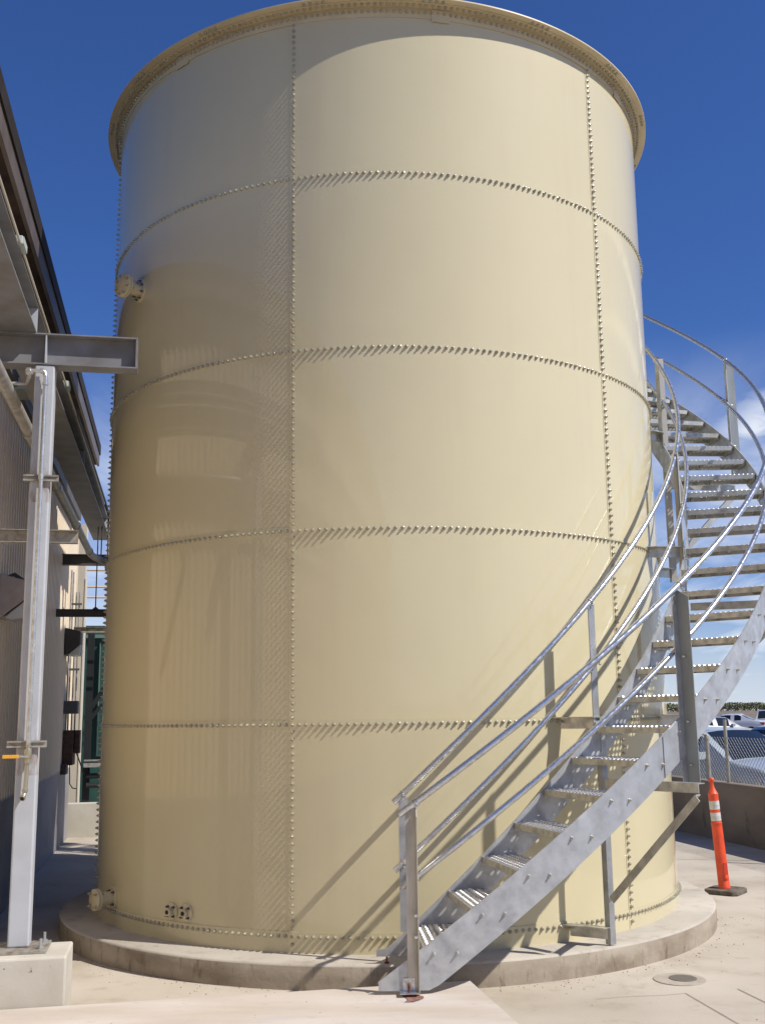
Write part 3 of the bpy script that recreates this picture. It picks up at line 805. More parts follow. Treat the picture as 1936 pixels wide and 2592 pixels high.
pts = [cc+Vector((math.cos(a)*(0.05+0.03*math.sin(3*a+1)), math.sin(a)*(0.11+0.03*math.cos(2*a)), 0)) for a in [2*PI*i/20 for i in range(20)]]
rs.add(pts, [tuple(range(20))])
rs.build('rust_stain', m_ruststain, kind='structure')

# ------------------------------------------------------------------ steel column, footing, beams on the left
ft = MB()
ft.box(-1.25, -0.575, 6.795, 7.24, -0.01, 0.415, F=UV)
ft.build('concrete_footing', m_foot, at=tuple(UV(-0.9,7.0,0)), bevel=0.012, label='pale pitted concrete footing block under the grey steel column', cat='footing')
col = empty('steel_column', tuple(UV(-0.872,7.06,0.415)), label='tall grey painted square steel column carrying the beam left of the tank', cat='column')
cb = MB(); cb.box(-0.935, -0.810, 6.998, 7.122, 0.437, 4.046, F=UV)
m_col_r2 = m_col_r
cb.build('shaft', m_col_r2, col, bevel=0.010)
bp_ = MB(); bp_.box(-1.06, -0.70, 6.90, 7.20, 0.4155, 0.436, F=UV); bp_.build('base_plate', m_strut, col, bevel=0.003)
for du, dv_ in ((-0.15,-0.10),(0.135,0.10),(0.135,-0.10),(-0.15,0.10)):
    ab = MB(); ab.lathe(UV(-0.872+du, 7.05+dv_, 0.4365), (0,0,1), [(0.018,0),(0.018,0.014),(0.009,0.015),(0.009,0.055)], 8)
    if dv_ > 0 or du < 0 or True: ab.build('anchor_bolt', m_gpipe, col, smooth=True)

def wbeam(a, b, h, wd, tf=0.010, tw=0.008, lat=None, mats=m_beam, name='flange_beam', **k):
    """I beam between a and b (centres of the bottom face)"""
    a = Vector(a); b = Vector(b); d = (b-a).normalized(); x = d.cross(Vector((0,0,1))).normalized(); Z = Vector((0,0,1))
    mb = MB()
    pr = [(-wd/2,0),(wd/2,0),(wd/2,tf),(tw/2,tf),(tw/2,h-tf),(wd/2,h-tf),(wd/2,h),(-wd/2,h),(-wd/2,h-tf),(-tw/2,h-tf),(-tw/2,tf),(-wd/2,tf)]
    P_ = [a+x*p+Z*q for p, q in pr]; n_ = 12
    v = P_+[p+(b-a) for p in P_]
    f = [(i,(i+1) % n_,(i+1) % n_+n_, i+n_) for i in range(n_)]
    for o_ in (0, n_): f += [tuple(o_+q for q in (0,1,2,11)), tuple(o_+q for q in (10,3,4,9)), tuple(o_+q for q in (8,5,6,7)), (o_+11,o_+2,o_+3,o_+10), (o_+9,o_+4,o_+5,o_+8)]
    mb.add(v, f)
    return mb
bm_ = empty('cross_beam', tuple(UV(-0.9,7.06,4.05)), label='grey I-beam on top of the steel column, its free end pointing at the tank', cat='beam')
wbeam(UV(-1.52,7.06,4.048), UV(-0.285,7.06,4.048), 0.215, 0.135).build('beam_profile', m_beam, bm_)
for uu in (-0.872,):
    s = MB(); s.box(uu-0.004, uu+0.004, 6.995, 7.054, 4.060, 4.251, F=UV); s.build('stiffener_plate', m_col, bm_)
s = MB(); s.box(-0.297, -0.286, 6.9935, 7.0545, 4.0595, 4.2525, F=UV); s.build('end_plate', m_beam, bm_)

gd = empty('long_girder', tuple(UV(-1.055,7,4.27)), label='long dark grey girder running along the warehouse wall above the cross beam', cat='beam')
wbeam(UV(-1.055,-6,4.2655), UV(-1.055,15.6,4.2655), 0.205, 0.235, 0.012, 0.009).build('beam_profile', m_beam, gd)
for vv_ in (7.06, 11.0, 14.9):
    s = MB()
    P_ = [UV(-1.0505, vv_, 4.278), UV(-0.942, vv_, 4.278), UV(-0.942, vv_, 4.458), UV(-1.0505, vv_, 4.458)]
    s.extr(P_, VA*0.01); s.build('stiffener_plate', m_col, gd)
# conduits with boxes on the girder
def boxlike(name, u0, u1, v0, v1, z0, z1, m, parent=None, lid=None, **k):
    mb = MB(); mb.box(u0, u1, v0, v1, z0, z1, F=UV)
    if parent: o = mb.build(name, m, parent, bevel=0.004, **k)
    else: o = mb.build(name, m, at=tuple(UV((u0+u1)/2,(v0+v1)/2,z0)), bevel=0.004, **k)
    return o
cd = empty('electrical_conduit', tuple(UV(-0.95,7,4.48)), label='pair of thin cream conduits with two grey junction boxes along the long girder', cat='conduit')
for u_, z_ in ((-0.957,4.485),(-0.930,4.485)):
    t = MB(); t.tube([UV(u_,-3,z_), UV(u_,6.08,z_)], 0.008, 8); t.tube([UV(u_,6.24,z_), UV(u_,8.86,z_)], 0.008, 8); t.tube([UV(u_,9.02,z_), UV(u_,14,z_)], 0.010, 8)
    t.build('conduit_run', m_cream, cd, smooth=True)
for v0 in (6.08, 8.86):
    b = boxlike('junction_box', -0.968, -0.915, v0, v0+0.16, 4.474, 4.525, m_box, cd)
    l_ = MB(); l_.box(-0.9145, -0.909, v0+0.008, v0+0.152, 4.478, 4.521, F=UV); l_.build('lid', m_box, b)
cd2 = empty('electrical_conduit', tuple(UV(-1.2,9,4.05)), label='second pair of cream conduits under the girder behind the column top', cat='conduit')
for u_ in (-1.36, -1.40):
    t = MB(); t.tube([UV(u_,5,4.72), UV(u_,12.5,4.72)], 0.010, 8); t.build('conduit_run', m_cream, cd2, smooth=True)
boxlike('junction_box', -1.42, -1.33, 9.4, 9.75, 4.60, 4.705, m_box, cd2)

# big pipe along the wall
pp = empty('water_main', tuple(UV(-1.1,8,3.87)), label='thick grey pipe running along the warehouse wall and bending behind the tank', cat='pipe')
t = MB()
el = [UV(-1.1,-4,3.87), UV(-1.1,14.1,3.87)]
for k in range(1, 7):
    a = PI/2*k/6; el.append(UV(-1.1+0.22*(1-math.cos(a)), 14.1+0.22*math.sin(a), 3.87-0.10*k/6))
el.append(UV(-0.2,14.34,3.70))
t.tube(el, 0.043, 18); t.build('pipe_run', m_pipe, pp, smooth=True)
for v_ in (8.05, 10.0, 12.1, 14.0):
    c_ = MB(); c_.tube([UV(-1.1,v_,3.87), UV(-1.1,v_+0.09,3.87)], 0.050, 18); c_.build('coupling', m_pipe, pp, smooth=True)
sp_ = MB(); sp_.tube([UV(-1.09,7.02,3.87), UV(-1.0,7.02,3.90), UV(-0.95,7.02,3.915)], 0.014, 10)

# riser pipe on the column
rp = empty('riser_pipe', tuple(UV(-0.865,6.97,1.3)), label='thin galvanized pipe with ball valve clamped to the front of the steel column', cat='pipe')
t = MB(); t.tube([UV(-1.08,7.02,3.915), UV(-0.985,7.02,3.92), UV(-0.965,6.97,3.95), UV(-0.955,6.955,4.0)], 0.013, 12)
t.build('branch_pipe', m_pipe, rp, smooth=True)
t = MB(); t.tube([UV(-0.95,6.962,3.99), UV(-0.885,6.962,3.995), UV(-0.868,6.962,3.985), UV(-0.860,6.962,3.95), UV(-0.860,6.962,3.90)], 0.0135, 12); t.build('top_elbow', m_gpipe, rp, smooth=True)
t = MB(); t.lathe(UV(-0.985,6.962,3.985), UA, [(0.024,0),(0.027,0.004),(0.027,0.030),(0.020,0.033),(0.020,0.045)], 8); t.build('union_fitting', m_gpipe, rp, smooth=True)
for p_, d_ in ((UV(-0.893,6.962,3.993), UA), (UV(-0.860,6.962,3.915), Vector((0,0,-1)))):
    t = MB(); t.lathe(p_, d_, [(0.019,0),(0.019,0.018)], 14); t.build('collar', m_gpipe, rp, smooth=True)
t = MB(); t.tube([UV(-0.860,6.962,3.92), UV(-0.862,6.962,1.615)], 0.0135, 14); t.build('vertical_pipe', m_gpipe, rp, smooth=True)
t = MB(); t.lathe(UV(-0.862,6.962,1.628), (0,0,-1), [(0.018,0),(0.018,0.020),(0.015,0.022),(0.015,0.035),(0.023,0.038),(0.025,0.050),(0.025,0.085),(0.022,0.095),(0.019,0.098),(0.019,0.125),(0.014,0.127)], 10)
vb_ = t.build('ball_valve', m_brass, rp, smooth=True)
t = MB(); t.box(-1.005, -0.908, 6.928, 6.934, 1.535, 1.556, F=UV); t.build('valve_handle', m_yellow, vb_, bevel=0.002)
t = MB(); t.box(-0.914, -0.862, 6.929, 6.933, 1.540, 1.551, F=UV); t.lathe(UV(-0.866,6.94,1.545), -VA, [(0.009,0),(0.009,0.016)], 8); t.build('handle_stem', m_gpipe, vb_)
t = MB(); t.tube([UV(-0.862,6.962,1.50), UV(-0.868,6.962,1.335), UV(-0.872,6.955,1.315), UV(-0.878,6.935,1.300)], 0.0125, 12)
t.lathe(UV(-0.868,6.962,1.352), (0,0,-1), [(0.018,0),(0.018,0.015)], 12); t.lathe(UV(-0.876,6.944,1.307), (UV(-0.878,6.935,1.300)-UV(-0.872,6.955,1.315)), [(0.018,0),(0.018,0.016)], 12)
so_ = t.build('spout', m_brass, rp, smooth=True)
t = MB(); t.lathe(UV(-0.8793,6.9295,1.2965), (UV(-0.878,6.935,1.300)-UV(-0.872,6.955,1.315)), [(0.011,0),(0.011,0.002)], 12); t.build('opening', m_black, so_)
for zc, w0, w1 in ((3.285,-0.972,-0.755), (1.618,-0.990,-0.757)):
    s = MB()
    # unistrut channel, slot facing the viewer
    Z0 = zc-0.021
    pr = [(0,0),(0.02,0),(0.02,0.041),(0,0.041),(0,0.030),(0.0025,0.030),(0.0025,0.0385),(0.0175,0.0385),(0.0175,0.0025),(0.0025,0.0025),(0.0025,0.011),(0,0.011)]
    s.extr([UV(w0, 6.976+a, Z0+b) for a, b in pr], UA*(w1-w0)); s.build('strut_channel', m_strut, rp)
    c_ = MB(); c_.lathe(UV(-0.862,6.962,zc-0.014), (0,0,1), [(0.017,0),(0.017,0.028)], 14); c_.lathe(UV(-0.862,6.945,zc), -VA, [(0.006,0),(0.006,0.018)], 8)
    c_.build('pipe_clamp', m_gpipe, rp, smooth=True)

# struts and hangers along the wall
s1 = MB(); pr = [(0,0),(0.07,0),(0.07,0.006),(0.006,0.006),(0.006,0.094),(0.07,0.094),(0.07,0.10),(0,0.10)]
s1.extr([UV(-1.53,8.40+0.07-a if False else 8.40+a*0+ (0.07-a), 3.09+b) for a, b in pr], UA*0.78)
s1.build('wall_bracket', m_strut, at=tuple(UV(-1.1,8.4,3.09)), label='beige channel bracket sticking out of the siding behind the steel column', cat='bracket')
hg = empty('pipe_hanger', tuple(UV(-1.2,14.5,3.1)), label='dark horizontal hanger beam hung on thin rods beside the tank', cat='hanger')
wbeam(UV(-1.53,14.5,3.07), UV(-0.2,14.5,3.07), 0.10, 0.06, 0.008, 0.006).build('hanger_beam', m_darkbeam, hg)
for u_ in (-1.03,):
    t = MB(); t.tube([UV(u_,14.5,3.17), UV(u_,14.5,4.27)], 0.008, 6); t.tube([UV(u_+0.05,14.45,3.75), UV(u_+0.05,14.45,4.27)], 0.008, 6); t.lathe(UV(u_,14.5,3.172),(0,0,1),[(0.045,0),(0.010,0.03)],8); t.build('hanger_rod', m_dark, hg)
s2 = MB(); wb = wbeam(UV(-1.42,15.9,2.97), UV(-0.3,15.9,2.97), 0.08, 0.06, 0.006, 0.006)
wb.build('wall_bracket', m_strut, at=tuple(UV(-1.4,15.9,2.97)), label='beige bracket rail beside the far lamp, ending behind the tank', cat='bracket')
wbeam(UV(-1.53,15.0,3.82), UV(-0.2,15.0,3.82), 0.145, 0.12).build('cross_beam', m_darkbeam, at=tuple(UV(-1,15,3.82)), label='dark cross beam over the far gap, under the end of the long girder', cat='beam')
tp = MB(); tp.tube([UV(-0.93,9.8,4.50), UV(-0.93,14.9,4.52), UV(-0.93,15.2,4.3), UV(-0.93,15.2,3.96)], 0.022, 10)
tpo = tp.build('drain_pipe', m_dark, at=tuple(UV(-0.93,12,4.5)), smooth=True, label='thin dark pipe beside the far half of the long girder', cat='pipe')
sup = MB(); sup.tube([UV(-0.78,14.4,3.70), UV(-0.3,14.4,3.72)], 0.035, 12); 

# ------------------------------------------------------------------ warehouse
wh = empty('warehouse', tuple(UV(-1.54,8,0)), label='warehouse with ribbed beige metal siding and dark brown roof edge on the left', cat='building')
U0 = -1.54; V0 = -14.0; V1 = 17.25
sm = MB(); sm.box(-9.0, U0+0.02, V0, V1-0.02, -0.02, 1.05, F=UV); sm.build('stem_wall', m_stem, wh)
sd = MB(); pitch = 0.152; pts = []; v = V0
while v < V1-pitch*0.3:
    pts += [(U0-0.012, v), (U0-0.012, v+pitch*0.42), (U0+0.022, v+pitch*0.55), (U0+0.022, v+pitch*0.87)]
    v += pitch
pts.append((U0-0.012, V1))
vv = []; ff = []
for u_, v_ in pts: vv += [UV(u_, v_, 1.035), UV(u_, v_, 5.62)]
for i in range(len(pts)-1): ff.append((2*i, 2*i+2, 2*i+3, 2*i+1))
nb = len(vv); vv += [UV(-9,V0,1.051), UV(-9,V1,1.051), UV(-9,V1,5.62), UV(-9,V0,5.62)]
ff += [(nb, nb+3, nb+2, nb+1), (nb+1, nb+2, nb-1, nb-2), (nb, 0, 1, nb+3)]
sd.add(vv, ff); sd.build('siding', m_siding, wh)
tr = MB(); tr.box(U0-0.02, U0+0.030, V1-0.09, V1+0.012, 1.04, 5.6, F=UV); tr.build('corner_trim', m_siding, wh)
gt = MB(); gt.box(U0+0.024, U0+0.15, 4.0, V1-1.2, 4.62, 4.86, F=UV); gt.build('dark_wall_strip', m_darkbeam, wh)  # dark strip along the upper siding
rfm = MB(); rfm.box(-9.2, -1.215, V0, 16.8, 5.82, 5.95, F=UV)
rfo = rfm.build('roof', m_roof, wh)
fs_ = MB(); fs_.box(-1.245, -1.2135, V0, 16.79, 5.62, 5.8195, F=UV); fs_.build('fascia', m_fascia, rfo)
sf = MB(); sf.box(U0+0.035, -1.2455, V0, 16.78, 5.64, 5.70, F=UV); sf.build('soffit', m_soffit, rfo)
ee = MB(); ee.box(-1.2125, -1.198, V0, 16.8, 5.80, 5.955, F=UV); ee.build('eave_trim', m_roof, rfo)

def wallpack(v, z, m, label, m_lensx, sc=1.0):
    r_ = empty('wall_lamp', tuple(UV(U0, v, z)), label=label, cat='wall lamp', group='wall lamps on the warehouse siding')
    b = MB()
    # side profile in (u, z), extruded along v
    pr = [(0.0,0.0),(0.02,0.0),(0.21,0.155),(0.21,0.33),(0.03,0.375),(0.0,0.375)]
    P_ = [UV(U0+0.026+a*sc, v-0.18, z+b_*sc) for a, b_ in pr]
    b.extr(P_, VA*0.36); b.build('housing', m, r_, bevel=0.008)
    l = MB()
    pr = [(0.045,0.002),(0.10,-0.015),(0.205,-0.005),(0.225,0.05),(0.213,0.150)]
    P_ = [UV(U0+0.028+a*sc, v-0.16, z+b_*sc) for a, b_ in pr]
    l.extr(P_, VA*0.32); l.build('lens', m_lensx, r_, bevel=0.012)
    return r_
wallpack(9.95, 2.64, m_lampbody, 'bronze wall lamp with clear ribbed glass at the left photo edge', m_lens)
t = MB(); t.tube([UV(U0+0.05,10.05,3.02), UV(U0+0.10,10.1,3.06), UV(U0+0.25,10.15,2.95), UV(U0+0.25,10.15,2.80)], 0.02, 8)
t.build('photocell_arm', m_darkgrey, at=tuple(UV(U0,10.1,3.0)), smooth=True, label='small dark arm above the near wall lamp', cat='bracket')
wallpack(15.8, 2.64, m_dark, 'small black wall lamp on the siding near the far corner of the warehouse', m_lens)
# control gear near the far corner
boxlike('junction_box', U0+0.03, U0+0.21, 15.9, 16.2, 1.83, 2.01, m_darkgrey, label='dark grey square box on the siding above the rusty panel', cat='electrical box')
cp = empty('control_panel', tuple(UV(U0+0.1,16,1.1)), label='rusty brown control panel with loose cables at the far warehouse corner', cat='control panel')
boxlike('cabinet', U0+0.03, U0+0.17, 15.95, 16.35, 1.12, 1.60, m_rustbox, cp)
boxlike('lower_box', U0+0.03, U0+0.10, 15.8, 16.1, 1.0, 1.14, m_dark, cp)
boxlike('side_box', U0+0.18, U0+0.25, 16.0, 16.25, 1.28, 1.60, m_rustbox, cp)
t = MB()
t.tube([UV(U0+0.2,16.1,1.30), UV(U0+0.26,16.1,1.15), UV(U0+0.32,16.1,0.98)], 0.010, 6)
t.tube([UV(U0+0.12,16.1,1.12), UV(U0+0.13,16.1,0.86), UV(U0+0.17,16.1,0.80), UV(U0+0.22,16.1,0.79)], 0.008, 6)
t.build('cable', m_dark, cp)
vc = empty('vertical_conduits', tuple(UV(U0+0.08,16.2,2)), label='bundle of thin vertical conduits on the siding at the far corner', cat='conduit')
for u_, v_ in ((0.045,16.1),(0.05,16.35),(0.10,16.35),(0.15,16.3)):
    t = MB(); t.tube([UV(U0+u_,v_,1.6), UV(U0+u_,v_,3.9 if u_ < 0.1 else 3.6)], 0.012, 6); t.build('conduit_run', m_pipe, vc)
for z_ in (3.4, 2.45):
    t = MB(); t.box(U0+0.03, U0+0.19, 16.25, 16.28, z_, z_+0.03, F=UV); t.build('conduit_clip', m_darkgrey, vc)

# beyond the gap
cw = MB(); cw.box(-1.60, 3.2, 17.30, 17.50, -0.01, 0.50, F=UV)
cw.build('low_wall', m_foot, at=tuple(UV(0,17.4,0)), bevel=0.01, label='low sunlit concrete wall in the gap behind the tank', cat='wall')
cc_ = empty('cream_building', tuple(UV(-1.6,18,0)), label='narrow cream ribbed wall end seen in the gap beside the warehouse corner', cat='building')
t = MB(); t.box(-1.62, -1.455, 17.95, 18.25, 0.0, 4.9, F=UV); t.build('wall', m_creamcol, cc_)
for k in range(60):
    pass
t = MB(); t.box(-1.4545, -1.440, 17.94, 18.24, 0.0, 4.0, F=UV); t.build('edge_trim', m_cream, cc_)
gtk = empty('green_tank', tuple(UV(0,20.5,0)), label='dark green steel container behind the gap with black posts and pipe rack', cat='container')
t = MB(); t.box(-1.60, 3.0, 20.3, 22.5, 0.0, 3.43, F=UV); t.build('body', m_green, gtk)
t = MB(); t.box(-1.60, 3.0, 20.22, 20.295, 3.20, 3.26, F=UV); t.box(-1.335,-1.32,20.22,20.295,1.10,3.1,F=UV); t.box(-1.335,2.9,20.22,20.295,1.09,1.105,F=UV); t.build('trim', m_green_trim, gtk)
t = MB(); t.box(-1.52, -1.405, 19.8, 19.9, 0.2, 3.25, F=UV); t.bar(UV(-1.42,19.85,1.95), UV(-1.0,19.85,2.6), 0.06, 0.08); t.bar(UV(-1.42,19.85,1.75), UV(-0.95,19.85,2.4), 0.05, 0.06); t.build('black_frame', m_black, gtk)
t = MB(); t.box(-1.50, 1.0, 19.6, 19.7, 0.93, 1.00, F=UV); t.box(-1.50,-1.18,19.65,19.75,1.03,1.055,F=UV); t.build('platform_edge', m_pipe, gtk)
t = MB()
for z_ in (0.62, 0.78): t.tube([UV(-1.45,19.72,z_), UV(0.5,19.72,z_)], 0.045, 8)
t.build('pipe_rack', m_black, gtk)
rl = empty('yellow_guardrail', tuple(UV(-1,19,3.8)), label='pale yellow guard rail of three pipes against the sky in the gap', cat='railing')
for z_ in (4.28, 3.99, 3.81):
    t = MB(); t.tube([UV(-2.6,19,z_), UV(0.6,19,z_)], 0.016, 8); t.build('rail', m_yrail, rl, smooth=True)
t = MB(); t.tube([UV(0.55,19,3.43), UV(0.55,19,4.3)], 0.02, 8); t.build('post', m_yrail, rl)

# ------------------------------------------------------------------ right side
# drain cover
dr = empty('drain_cover', (1.94, 7.60, 0.0), label='round cast iron drain cover set flush in the pavement', cat='drain cover')
t = MB(); t.lathe((1.94,7.60,0.0), (0,0,1), [(0.172,0.0),(0.172,0.005),(0.168,0.006)], 40); t.build('collar', m_ironring, dr)
t = MB(); t.lathe((1.965,7.61,0.0062), (0,0,1), [(0.092,0.0),(0.092,0.003),(0.088,0.0045)], 32)
for i in range(-3, 4): t.box(1.965+i*0.022-0.004, 1.965+i*0.022+0.004, 7.61-0.06, 7.61+0.06, 0.0108, 0.0115)
t.build('cover', m_iron, dr)
# delineator post
dl = empty('delineator_post', (3.33, 10.98, 0.0), label='orange plastic traffic delineator post with two white bands on a black rubber base', cat='traffic post')
DX, DY = 3.310, 11.02
lean = Vector((-0.055, 0.0, 1.0)).normalized()
def dp(h): return Vector((DX, DY, 0)) + lean*h
t = MB()
cx_, cy_ = DX+0.02, DY-0.07
cs_ = [Vector((3.34,10.76,0.002)), Vector((3.55,11.04,0.002)), Vector((3.29,11.25,0.002)), Vector((3.08,10.97,0.002))]
pts = []
for k in range(4):
    p0, p1, p2 = cs_[k-1], cs_[k], cs_[(k+1) % 4]
    pts += [p1+(p0-p1)*0.12, p1+(p2-p1)*0.12]
t.extr(pts, (0,0,0.042)); t.build('rubber_base', m_rubber, dl, bevel=0.006)
t = MB()
prof = [(0.060,0.045),(0.060,0.06),(0.055,0.07),(0.054,0.25),(0.053,0.45),(0.0515,0.62),(0.0515,0.655),(0.0535,0.658),(0.0535,0.668),(0.0485,0.672),(0.0480,0.90),(0.0490,0.93),(0.052,0.945),(0.044,0.955),(0.034,0.975),(0.022,1.005),(0.017,1.035),(0.017,1.055),(0.024,1.065),(0.0275,1.078),(0.0275,1.090),(0.020,1.100)]
vv = []; ff = []; n = 28
t.lathe(dp(0.0), lean, prof, 28)
tube_o = t.build('tube', m_orange, dl, smooth=True)
for h0, h1 in ((0.685,0.765),(0.795,0.878)):
    b = MB(); b.lathe(dp(h0), lean, [(0.0495,0),(0.0495,h1-h0)], 28); b.build('reflective_band', m_refl, dl, smooth=True)
# hand slot: raised panel, darker orange painted as recess shade, with rounded lip
m_orange_d = mat('orange_slot', (0.50, 0.035, 0.012), 0.6)
fd = Vector((0.36,-0.93,0)).normalized(); sd_ = Vector((0.93,0.36,0))
b = MB(); c0 = dp(0.225)+fd*0.0505
b.extr([c0-sd_*0.021-Vector((0,0,0.062)), c0+sd_*0.021-Vector((0,0,0.062)), c0+sd_*0.021+Vector((0,0,0.062)), c0-sd_*0.021+Vector((0,0,0.062))], fd*0.0055)
b.build('hand_slot', m_orange_d, tube_o)
b = MB(); c0 = dp(0.150)+fd*0.049
b.lathe(c0, fd, [(0.024,0),(0.022,0.012),(0.010,0.016)], 16); b.build('slot_lip', m_orange, tube_o, smooth=True)

# retaining wall
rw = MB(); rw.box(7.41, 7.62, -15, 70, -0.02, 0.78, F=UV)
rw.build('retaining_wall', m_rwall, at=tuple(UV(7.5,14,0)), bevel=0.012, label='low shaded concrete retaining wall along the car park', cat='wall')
# chain link fence
fe = empty('chain_link_fence', tuple(UV(7.5,14,0.78)), label='low chain-link fence on the retaining wall in front of the parked cars', cat='fence')
wire = MB()
def tri_bar(mb, a, b, r=0.0026):
    a = Vector(a); b = Vector(b); d = (b-a).normalized(); x = d.cross(Vector((1,0.3,0))).normalized(); y = d.cross(x)
    vv = []
    for c_ in (a, b):
        for k in range(3):
            t_ = 2*PI*k/3; vv.append(c_+x*r*math.cos(t_)+y*r*math.sin(t_))
    mb.add(vv, [(0,1,4,3),(1,2,5,4),(2,0,3,5)])
Hf = 0.60; z0 = 0.79; mesh_p = 0.076
FU = 7.50
va, vb_e = 10.4, 14.45
kk = int((vb_e-va+Hf)/mesh_p)
for i in range(kk+1):
    for sgn in (1, -1):
        s0 = va - (Hf if sgn > 0 else 0) + i*mesh_p
        p0 = [s0, z0]; p1 = [s0+sgn*Hf, z0+Hf]
        # clip in v
        def at(f): return (p0[0]+(p1[0]-p0[0])*f, p0[1]+(p1[1]-p0[1])*f)
        fa, fb = 0.0, 1.0
        dv_ = p1[0]-p0[0]
        for lim, keep in ((va, 1), (vb_e, -1)):
            f_ = (lim-p0[0])/dv_
            if keep*dv_ > 0: fa = max(fa, f_)
            else: fb = min(fb, f_)
        if fb-fa > 0.01:
            a_ = at(fa); b_ = at(fb); tri_bar(wire, UV(FU+0.004*sgn, a_[0], a_[1]), UV(FU+0.004*sgn, b_[0], b_[1]))
wire.build('wire_mesh', m_fence, fe)
wire2 = MB()
for vv0 in (14.55,):
    pass
for v_, h_, r_, arm in ((14.5, 0.62, 0.030, True), (13.95, 0.85, 0.024, False), (11.4, 0.62, 0.024, False), (17.0,0.62,0.03,False)):
    t = MB(); t.tube([UV(FU,v_,0.78), UV(FU,v_,0.78+h_)], r_, 12)
    if arm:
        t.tube([UV(FU,v_,0.78+h_-0.01), UV(FU-0.10,v_+0.06,0.78+h_+0.09)], 0.018, 8); t.lathe(UV(FU,v_,0.78+h_-0.05),(0,0,1),[(0.038,0),(0.038,0.05),(0.03,0.07)],12)
    t.build('post', m_fpost, fe, smooth=True)
# far panel of mesh
wire3 = MB(); va2, vb2 = 14.6, 22.0
kk = int((vb2-va2+Hf)/mesh_p)
for i in range(kk+1):
    for sgn in (1, -1):
        s0 = va2 - (Hf if sgn > 0 else 0) + i*mesh_p
        e0 = max(va2, min(vb2, s0)); e1 = max(va2, min(vb2, s0+sgn*Hf))
        za = z0+abs(e0-s0); zb = z0+abs(e1-s0)
        if abs(zb-za) > 0.01: tri_bar(wire3, UV(FU+0.004*sgn, e0, za), UV(FU+0.004*sgn, e1, zb))
wire3.build('wire_mesh', m_fence, fe)

